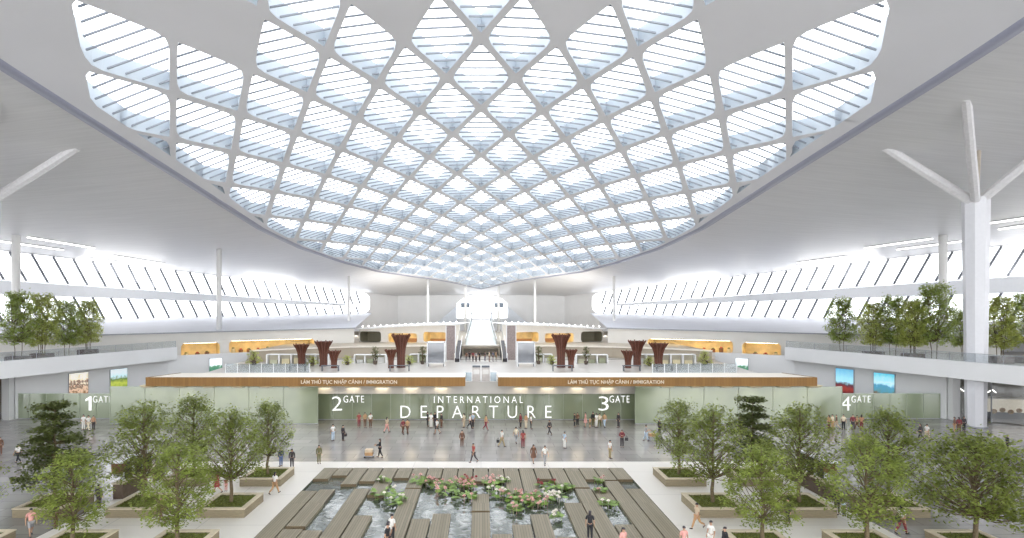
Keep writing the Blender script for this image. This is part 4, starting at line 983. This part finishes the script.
def pose(kind):
    """joint positions; the figure faces -Y"""
    J = {}
    P_ = lambda *a: Vector(a)
    J['pelvis'] = P_(0, 0, .93); J['waist'] = P_(0, 0, 1.10); J['chest'] = P_(0, 0, 1.30); J['neck0'] = P_(0, .01, 1.42); J['neck'] = P_(0, 0, 1.49); J['head'] = P_(0, -.015, 1.57); J['crown'] = P_(0, -.01, 1.65)
    st = {'stand': .0, 'walk': .30, 'stride': .42, 'fold': .0, 'push': .2}[kind]
    for sd, f in ((-1, 1), (1, -1)):
        k = 'L' if sd < 0 else 'R'; a = st*f
        J['sh'+k] = P_(sd*.175, 0, 1.385); J['hip'+k] = P_(sd*.085, 0, .88)
        kn = J['hip'+k]+P_(sd*.01, -math.sin(a)*.42, -math.cos(a)*.42); b = a-(.45*st/.3 if a < 0 else .05*st/.3); 
        an = kn+P_(sd*.005, -math.sin(b)*.40, -math.cos(b)*.40); J['knee'+k] = kn; J['ankle'+k] = an
        td = P_(0, -math.cos(b*.9)*.16, math.sin(b*.9)*.16-.045); J['toe'+k] = an+td
        if kind == 'fold': el = J['sh'+k]+P_(sd*.07, .03, -.27); wr = el+P_(-sd*.16, -.20, .03); hd = wr+P_(-sd*.08, -.02, .02)
        elif kind == 'push': el = J['sh'+k]+P_(sd*.05, -.08, -.25); wr = el+P_(-sd*.02, -.24, .0); hd = wr+P_(0, -.08, .01)
        else:
            c = -a*.9; el = J['sh'+k]+P_(sd*.06, -math.sin(c)*.28+.02, -math.cos(c)*.28); wr = el+P_(sd*.005, -math.sin(c+.3)*.25, -math.cos(c+.3)*.25); hd = wr+P_(0, -.02, -.08)
        J['el'+k] = el; J['wr'+k] = wr; J['hand'+k] = hd
    m = min(J['ankleL'].z, J['ankleR'].z)-.07
    for k in J: J[k] = J[k]-Vector((0, 0, m))
    return J
def build_pose(kind):
    J = pose(kind); V = []; E = []; I = {}
    def v(n, rx, ry, p=None): I[n] = len(V); V.append((tuple(p if p is not None else J[n]), rx, ry)); return I[n]
    v('pelvis', .135, .10); v('waist', .115, .085); v('chest', .15, .10); v('neck0', .075, .065); v('neck', .05, .055); v('head', .07, .085); v('crown', .062, .075)
    for a, b in (('pelvis', 'waist'), ('waist', 'chest'), ('chest', 'neck0'), ('neck0', 'neck'), ('neck', 'head'), ('head', 'crown')): E.append((I[a], I[b]))
    for k in 'LR':
        sd = -1 if k == 'L' else 1
        v('sh'+k, .058, .06); v('el'+k, .042, .042); v('wr'+k, .028, .026); v('hand'+k, .036, .020)
        v('hip'+k, .088, .088); v('knee'+k, .055, .055); v('ankle'+k, .036, .036); v('toe'+k, .035, .022)
        E += [(I['neck0'], I['sh'+k]), (I['sh'+k], I['el'+k]), (I['el'+k], I['wr'+k]), (I['wr'+k], I['hand'+k]), (I['pelvis'], I['hip'+k]), (I['hip'+k], I['knee'+k]), (I['knee'+k], I['ankle'+k]), (I['ankle'+k], I['toe'+k])]
        d = (J['hand'+k]-J['wr'+k]).normalized(); side = Vector((0, 1, 0)) if abs(d.z) > .6 else Vector((0, 0, 1)); side = (side-d*side.dot(d)).normalized()
        for q, (of, ln) in enumerate(((-.027, .055), (-.009, .07), (.009, .075), (.027, .068))):
            p1 = J['hand'+k]+d*.03+side*of; p2 = p1+d*ln*.6; p3 = p2+d*ln*.45+Vector((-sd*.012, -.008, 0))
            a = v('f%s%da' % (k, q), .009, .009, p1); b = v('f%s%db' % (k, q), .009, .009, p2); c = v('f%s%dc' % (k, q), .008, .008, p3); E += [(I['hand'+k], a), (a, b), (b, c)]
        p1 = J['wr'+k].lerp(J['hand'+k], .5)-side*.035+d*.01; p2 = p1+(d-side*.5).normalized()*.05
        a = v('t'+k+'a', .011, .011, p1); b = v('t'+k+'b', .009, .009, p2); E += [(I['hand'+k], a), (a, b)]
    body = skinmesh('body_'+kind, V, E, M_SKIN)
    # nose, ears on the same mesh
    bm = bmesh.new(); bm.from_mesh(body); hc = J['head']+Vector((0, 0, .03))
    for off, rr in (((0, -.095, -.005), (.014, .022, .022)), ((-.077, .01, 0), (.012, .02, .03)), ((.077, .01, 0), (.012, .02, .03)), ((0, -.083, -.045), (.024, .01, .007))):
        bmesh.ops.create_uvsphere(bm, u_segments=6, v_segments=4, radius=1, matrix=Matrix.Translation(hc+Vector(off)) @ Matrix.Diagonal((*rr, 1)))
    bm.to_mesh(body); bm.free()
    out = {'body': body, 'hc': hc, 'J': J}
    def sub(n, vs, es, m_): return skinmesh(n, vs, es, m_)
    Jv = lambda n, rx, ry: (tuple(J[n]), rx, ry)
    def shirt(long_):
        vs = [((0, 0, J['pelvis'].z-.02), .155, .12), Jv('waist', .135, .105), Jv('chest', .17, .12), Jv('neck0', .085, .075)]; es = [(0, 1), (1, 2), (2, 3)]
        for k in 'LR':
            n = len(vs); vs.append(Jv('sh'+k, .075, .075)); es.append((3, n))
            if long_: vs += [Jv('el'+k, .058, .058), Jv('wr'+k, .042, .042)]; es += [(n, n+1), (n+1, n+2)]
            else: p = J['sh'+k].lerp(J['el'+k], .75); vs.append((tuple(p), .062, .062)); es.append((n, n+1))
        return sub('shirt', vs, es, M_WHITE)
    out['short'] = shirt(False); out['long'] = shirt(True)
    vs = [((0, 0, J['pelvis'].z), .145, .11)]; es = []
    for k in 'LR':
        n = len(vs); an = J['ankle'+k]; vs += [Jv('hip'+k, .105, .105), Jv('knee'+k, .075, .075), (tuple(an+Vector((0, 0, .02))), .058, .058)]; es += [(0, n), (n, n+1), (n+1, n+2)]
    out['trousers'] = sub('trousers', vs, es, M_WHITE)
    vs = [((0, 0, J['pelvis'].z), .145, .11)]; es = []
    for k in 'LR':
        n = len(vs); mid = J['hip'+k].lerp(J['knee'+k], .9); vs += [Jv('hip'+k, .11, .11), (tuple(mid), .09, .09)]; es += [(0, n), (n, n+1)]
    out['shorts'] = sub('shorts', vs, es, M_WHITE)
    zp = J['waist'].z; rows = []
    for f, r in ((0, .14), (.12, .165), (.45, .22), (.9, .27)):
        rows.append([(r*math.cos(2*math.pi*i/14), r*.8*math.sin(2*math.pi*i/14), zp-.62*f-.02) for i in range(15)])
    m = MB(); m.grid(rows); out['skirt'] = m.mesh('skirt', M_WHITE, True)
    m = MB(); m.ell(hc+Vector((0, .012, .035)), .088, .105, .085, 12, 6, -12); out['hair_short'] = m.mesh('hair', M_BLACK, True)
    m = MB(); m.ell(hc+Vector((0, .012, .035)), .09, .108, .087, 12, 6, -12); m.ell(hc+Vector((0, .075, -.07)), .085, .045, .15, 10, 6); out['hair_long'] = m.mesh('hair', M_BLACK, True)
    m = MB()
    for k in 'LR':
        a, t_ = J['ankle'+k], J['toe'+k]; m.tube(a+Vector((0, .03, -.035)), t_+Vector((0, -.03, .0)), .045, .035, 8)
    out['shoes'] = m.mesh('shoes', M_BLACK)
    m = MB()
    for sx in (-1, 1): m.ell(hc+Vector((sx*.032, -.085, .015)), .010, .006, .007, 6, 4)
    out['eyes'] = m.mesh('eyes', M_BLACK)
    return out
POSES = {k: build_pose(k) for k in ('stand', 'walk', 'stride', 'fold', 'push')}
CLR = {'white': (.82, .80, .76), 'black': (.025, .025, .03), 'dark': (.06, .05, .055), 'brown': (.16, .08, .05), 'red': (.36, .08, .07), 'pink': (.75, .38, .34), 'beige': (.62, .50, .36), 'cream': (.75, .66, .50), 'tan': (.50, .30, .15),
       'olive': (.16, .15, .07), 'grey': (.35, .35, .36), 'blue': (.12, .17, .30), 'light blue': (.50, .60, .72), 'navy': (.04, .05, .10), 'orange': (.48, .26, .15), 'pale green': (.50, .58, .42), 'maroon': (.25, .05, .06), 'khaki': (.40, .32, .18)}
def cm(c): return mat('cloth_'+c.replace(' ', '_'), CLR[c], .8, var=.08, scale=6)
def slotmat(o, m_):
    o.material_slots[0].link = 'OBJECT'; o.material_slots[0].material = m_
PN = 0
def person(px, py, top, bot, where, kind='stand', low='trousers', rz=None, sleeve='short', hair='short', z=0.0, s=None, group='people in the hall', verb=None):
    global PN
    rnd = random.Random(PN*7+3); PN += 1
    G = POSES[kind]; r = link('person', G['body']); p = fl(px, py, z)
    r.location = (p.x, p.y, z); r.rotation_euler = (0, 0, rz if rz is not None else rnd.uniform(-3.14, 3.14)); sc = s or rnd.uniform(.97, 1.06); r.scale = (sc,)*3
    for nm, key, c in (('shirt', sleeve, top), (low, low, bot)):
        o = link(nm, G[key], r); slotmat(o, cm(c))
    o = link('hair', G['hair_'+hair], r); o = link('shoes', G['shoes'], r)
    if py > 470: link('eyes', G['eyes'], r)
    vb = verb or {'stand': 'standing', 'walk': 'walking', 'stride': 'striding', 'fold': 'arms folded', 'push': 'pushing trolley'}[kind]
    tag(r, 'person, %s top, %s %s, %s, %s' % (top, bot, low, vb, where), 'person', group); return r
L_ = [
 (18, 463, 'white', 'black', 'alone on the grey floor at far left', 'walk'), (0, 455, 'brown', 'brown', 'cut by the left picture edge', 'stand'),
 (83.5, 430, 'white', 'white', 'leftmost under gate 1', 'stand'), (88.5, 430.5, 'white', 'cream', 'middle of three under gate 1', 'walk'), (93.5, 430, 'orange', 'dark', 'rightmost of three under gate 1', 'stand'),
 (31, 536, 'pink', 'grey', 'between the left planters near the bottom', 'walk', 'shorts'), (56, 528, 'dark', 'brown', 'behind the small tree at bottom left', 'stand'), (99, 508, 'dark', 'dark', 'beside the left panel stand', 'stand'),
 (161, 524, 'brown', 'brown', 'below the broad left tree', 'walk'), (150, 490, 'pale green', 'white', 'between trees of the left grove', 'stand'), (217, 493, 'red', 'red', 'between left planters beside a child', 'walk', 'skirt'),
 (275, 494, 'white', 'tan', 'passing the planter left of the pond', 'stride'), (281, 466.5, 'navy', 'blue', 'behind the rear left planter', 'stand'), (292, 468, 'dark', 'dark', 'right of the rear left planter', 'stand'),
 (319, 463.5, 'olive', 'olive', 'at the far left corner of the pond', 'stand'), (333, 441, 'white', 'light blue', 'on the shiny floor under gate 2', 'stand'), (343, 441, 'dark', 'dark', 'under gate 2 beside the white-clad one', 'stand'),
 (359, 427.5, 'red', 'maroon', 'left of three at the glass right of gate 2', 'stand'), (365, 427.5, 'tan', 'brown', 'middle of three right of gate 2', 'stand'), (370.5, 427.5, 'white', 'brown', 'right of three right of gate 2', 'stand'),
 (387, 432.5, 'beige', 'pink', 'between gate 2 group and letter D', 'walk'), (380, 457.5, 'black', 'black', 'behind a trolley at the pond side', 'push'), (403, 434, 'maroon', 'brown', 'under letter D, left one', 'walk'), (407.5, 434, 'tan', 'brown', 'under letter D, right one', 'walk'),
 (427.5, 426.5, 'black', 'black', 'at letter E, leftmost', 'stand'), (431, 428, 'white', 'white', 'at letter E among black-clad people', 'stand'), (435, 427, 'black', 'dark', 'between letters E and P', 'stand'), (437, 434, 'white', 'black', 'in front of the group at letter E', 'walk', 'shorts'), (441.5, 427.5, 'dark', 'brown', 'under letter P, rightmost of group', 'stand'),
 (462, 447, 'brown', 'brown', 'in mid hall under letter A', 'stand'), (464, 427.5, 'cream', 'beige', 'at the glass under letter A', 'stand'), (470, 428.5, 'white', 'black', 'at the glass under letter R, left', 'walk'), (473, 428, 'light blue', 'dark', 'at the glass under first R', 'stand'),
 (473.5, 462.5, 'red', 'dark', 'at the far pond edge, centre', 'walk'), (486, 430, 'tan', 'maroon', 'under letter T', 'walk'), (502, 447, 'white', 'khaki', 'carrying a black bag in mid hall', 'walk'), (516, 443.5, 'cream', 'grey', 'in mid hall under letter U', 'walk'),
 (520.5, 428, 'maroon', 'dark', 'at the glass right of letter U', 'stand'), (523, 448, 'red', 'maroon', 'in mid hall right of the cream-clad one', 'stand'), (526, 428.5, 'tan', 'cream', 'at the glass under second R', 'stand'), (531, 429, 'white', 'black', 'at the glass right of second R', 'stand'),
 (533.5, 463, 'brown', 'brown', 'at the pond edge right of centre', 'walk', 'skirt'), (545, 465, 'white', 'grey', 'nearest the pond edge right of centre', 'walk'), (549.5, 435, 'dark', 'dark', 'right of the letter E at the end', 'walk'), (564.5, 448.5, 'light blue', 'white', 'alone between lettering and gate 3', 'stand'),
 (574.5, 427, 'black', 'black', 'left of the gate 3 group, dark pair', 'stand'), (577.5, 426.5, 'brown', 'black', 'dark pair left of the gate 3 group', 'fold'), (585.5, 427, 'pink', 'pink', 'at the left of the gate 3 group', 'stand', 'skirt'), (590, 428, 'tan', 'olive', 'gate 3 group beside the pink dress', 'stand', 'shorts', .72),
 (593, 426.5, 'black', 'olive', 'tall in the gate 3 group', 'stand'), (596.5, 427.5, 'white', 'white', 'in the centre of the gate 3 group', 'stand'), (599.5, 427.5, 'cream', 'olive', 'right of the centre of gate 3 group', 'walk'), (604.5, 427.5, 'tan', 'light blue', 'at the right of gate 3 group', 'walk'),
 (618.5, 427.5, 'dark', 'dark', 'alone at the glass right of number 3', 'stand'), (622, 447.5, 'maroon', 'dark', 'on the shiny floor below gate 3', 'fold'), (610, 458.5, 'white', 'khaki', 'near the pond below gate 3', 'stand'), (646, 441, 'grey', 'light blue', 'with a trolley left of the right grove', 'push'), (659.5, 434, 'dark', 'dark', 'at the edge of the rear right tree', 'stand'),
 (740, 431, 'dark', 'brown', 'behind the right grove at the glass', 'stand'), (697, 529, 'beige', 'tan', 'passing the right planters near the pond', 'stride'), (711, 551, 'white', 'white', 'bottom edge, left of the near right planter', 'stand'), (725, 557, 'black', 'black', 'bottom edge, at the near right planter', 'stand'), (684, 556, 'pink', 'dark', 'bottom edge, beside the pond corner', 'stand'),
 (788, 524, 'dark', 'dark', 'between trees in the right grove', 'stand'), (829, 429.5, 'tan', 'brown', 'leftmost under gate 4', 'stand'), (832.5, 429.5, 'cream', 'tan', 'second from left under gate 4', 'stand'), (836.5, 429, 'brown', 'beige', 'third from left under gate 4', 'walk'), (843.5, 430, 'cream', 'black', 'alone just below the 4', 'stand'),
 (853, 430, 'maroon', 'dark', 'left of the right-hand gate 4 group', 'stand'), (857, 430, 'tan', 'brown', 'inside the right-hand gate 4 group', 'walk'), (861.5, 430, 'orange', 'maroon', 'right of the right-hand gate 4 group', 'stand'), (902, 534, 'white', 'maroon', 'near the bottom right planters', 'walk'), (844, 516, 'light blue', 'navy', 'child between right planters', 'stand', 'trousers', .62), (837, 514, 'dark', 'dark', 'behind the tree beside a child', 'stand'),
 (920.5, 440, 'dark', 'dark', 'left of a pair before the right pier', 'walk'), (927, 440.5, 'white', 'beige', 'right of a pair before the right pier', 'walk'), (954.5, 432, 'brown', 'tan', 'beside the right pier', 'stand'), (964, 431, 'dark', 'black', 'left of the big column base', 'stand'), (959, 432, 'maroon', 'brown', 'between right pier and big column', 'stand'), (1007.5, 452, 'black', 'dark', 'right of the big column', 'stand'),
 (226, 491, 'red', 'pink', 'small child between left planters', 'stand', 'trousers', .6)]
for e in L_:
    px, py, a, b, wh, kd = e[:6]; low = e[6] if len(e) > 6 else 'trousers'; sc = e[7] if len(e) > 7 else None
    k = len(wh) % 3
    rz = {'stride': -1.2 if px > 500 else 2.8}.get(kd)
    if px == 380: rz = -1.57
    if px == 646: rz = 1.57
    person(px, py, a, b, wh, kd, low, rz, 'long' if (a in ('black', 'dark', 'brown', 'maroon', 'olive', 'navy')) else 'short', 'long' if low == 'skirt' or k == 0 else 'short', s=sc)
for px, py, a, b, wh, rz in ((390.4, 543.5, 'white', 'black', 'on the decks, back one of three', 2.6), (386, 555, 'black', 'black', 'on the decks, front left of three', 1.2), (394.3, 553, 'white', 'dark', 'on the decks, front right of three', -2.2), (588, 541, 'black', 'black', 'on a deck in the right half of the pond', 2.9), (621, 561, 'pink', 'black', 'head showing at the bottom right of the pond', .6)):
    p = person(px, py, a, b, wh, 'stand', rz=rz, hair='long' if px > 500 else 'short')
    # stand on the nearest deck strip
    k = max(0, min(19, round((p.location.x+13.74-.61)/1.31))); p.location.x = -13.74+1.31*k+.61; p.location.z = ZT
for i, (px, py, a, b) in enumerate(((466.5, 361.5, 'brown', 'dark'), (469.5, 361.3, 'dark', 'black'), (473, 361.5, 'maroon', 'dark'), (476, 361.8, 'grey', 'dark'), (479.5, 361.2, 'black', 'black'), (485, 361, 'dark', 'navy'), (489.3, 361.7, 'cream', 'brown'), (493, 361.5, 'blue', 'dark'), (496, 361.3, 'tan', 'olive'))):
    person(px, py, a, b, 'upstairs in the central recess, %s' % place_word(i, 9), 'stand', z=5.0, group='people standing in the upper recess', rz=0.2*i, verb='queueing')
for o in bpy.data.objects:
    if o.parent is None and len(str(o.get('label', '')).split()) > 16: print('LONG', o['label'])
# luggage trolleys, bags
def trolley(px, py, rz, lab, c1, c2):
    p = fl(px, py); t = thing('luggage_trolley', lab, 'trolley', p, rz, 'luggage trolleys')
    m = MB(); m.box(-.3, .3, -.45, .45, .16, .22); m.bar((-.28, .43, .2), (-.28, .52, 1.0), .04); m.bar((.28, .43, .2), (.28, .52, 1.0), .04); m.build('frame', M_GREYM, t)
    m = MB(); m.bar((-.3, .53, 1.0), (.3, .53, 1.0), .045); m.build('handle', M_BLACK, t)
    for x, y in ((-.25, .35), (.25, .35), (0, -.4)):
        m = MB(); m.tube((x-.02, y, .08), (x+.02, y, .08), .08, .08, 10); m.build('wheel', M_BLACK, t)
    for nm, (z0, z1, w_, c) in {'suitcase': (.225, .52, .27, c1), 'suitcase_': (.525, .8, .24, c2)}.items():
        o = thing('suitcase', '%s suitcase, %s on the %s' % (c, 'lower one' if nm == 'suitcase' else 'upper one', lab), 'suitcase', p, rz, 'suitcases on trolleys')
        m = MB(); m.box(-w_, w_, -.36, .34, z0, z1); m.build('shell', cm(c), o); m = MB(); m.bar((-.1, -.37, (z0+z1)/2), (.1, -.37, (z0+z1)/2), .03); m.build('handle', M_BLACK, o)
trolley(369, 457.5, 1.57, 'luggage trolley pushed towards the left near the pond', 'tan', 'beige')
trolley(652.5, 441, -1.57, 'luggage trolley right of the rear glass panel', 'grey', 'tan')
def bag(px, py, z, lab, c='black'):
    p = fl(px, py); t = thing('shoulder_bag', lab, 'bag', (p.x, p.y, z), group='bags carried by people')
    m = MB(); m.box(-.15, .15, -.07, .07, 0, .28); m.build('body', cm(c), t); m = MB(); m.bar((-.12, 0, .28), (0, 0, .50), .025); m.bar((.12, 0, .28), (0, 0, .50), .025); m.build('strap', cm(c), t)
bag(498, 447, .45, 'black bag carried in mid hall, left of the khaki trousers'); bag(897, 534, .75, 'black bag carried beside the bottom right planters'); bag(626.5, 447.5, .7, 'dark bag carried below gate 3', 'dark'); bag(345.5, 441, .5, 'dark bag carried under gate 2', 'dark')

# ------------------------------------------------------------------ fill lights added to brighten the roof edge and the back wall
def fill_uplight(label, p, q, width, power, tilt, group):
    p, q = Vector(p), Vector(q); c = (p+q)/2; L = (q-p).length; d = (q-p).normalized()
    t = thing('added_fill_lamp', label, 'lamp', c, 0, group)
    m = MB(); m.bar(p-c, q-c, .5, .12); m.build('housing', M_FRAME, t)  # housing made up to carry the added light
    la = bpy.data.lights.new('added_fill_light', 'AREA'); la.shape = 'RECTANGLE'; la.size = L; la.size_y = width; la.energy = power; la.color = (1, .985, .96)
    lo_ = bpy.data.objects.new('added_fill_light', la); COL.objects.link(lo_); lo_.parent = t; lo_.location = (0, 0, .15)
    zax = -Vector(tilt).normalized(); xax = d-zax*d.dot(zax); xax.normalize(); yax = zax.cross(xax)
    lo_.rotation_euler = Matrix((xax, yax, zax)).transposed().to_euler()
for s, side in ((-1, 'left'), (1, 'right')):
    for a_, b_, nm in ((55, 85, 'nearest'), (88, 118, 'middle'), (121, 151, 'farther'), (154, 184, 'farthest')):
        zz = lambda y: lerp(H+32/F*110, H+8/F*190, (y-110)/80)+.05
        fill_uplight('slim added fill light on the %s window beam, %s stretch' % (side, nm), (s*(fx(a_)-.9), a_, zz(a_)), (s*(fx(b_)-.9), b_, zz(b_)), .3, 1500, (-s*.45, 0, 1), 'added fill lights on the window beams')
    fill_uplight('long added fill light behind the %s pavilion roof' % side, (s*8, 150, 7.3), (s*38, 150, 7.3), .5, 7000, (0, 1, .55), 'added fill lights behind the pavilions')
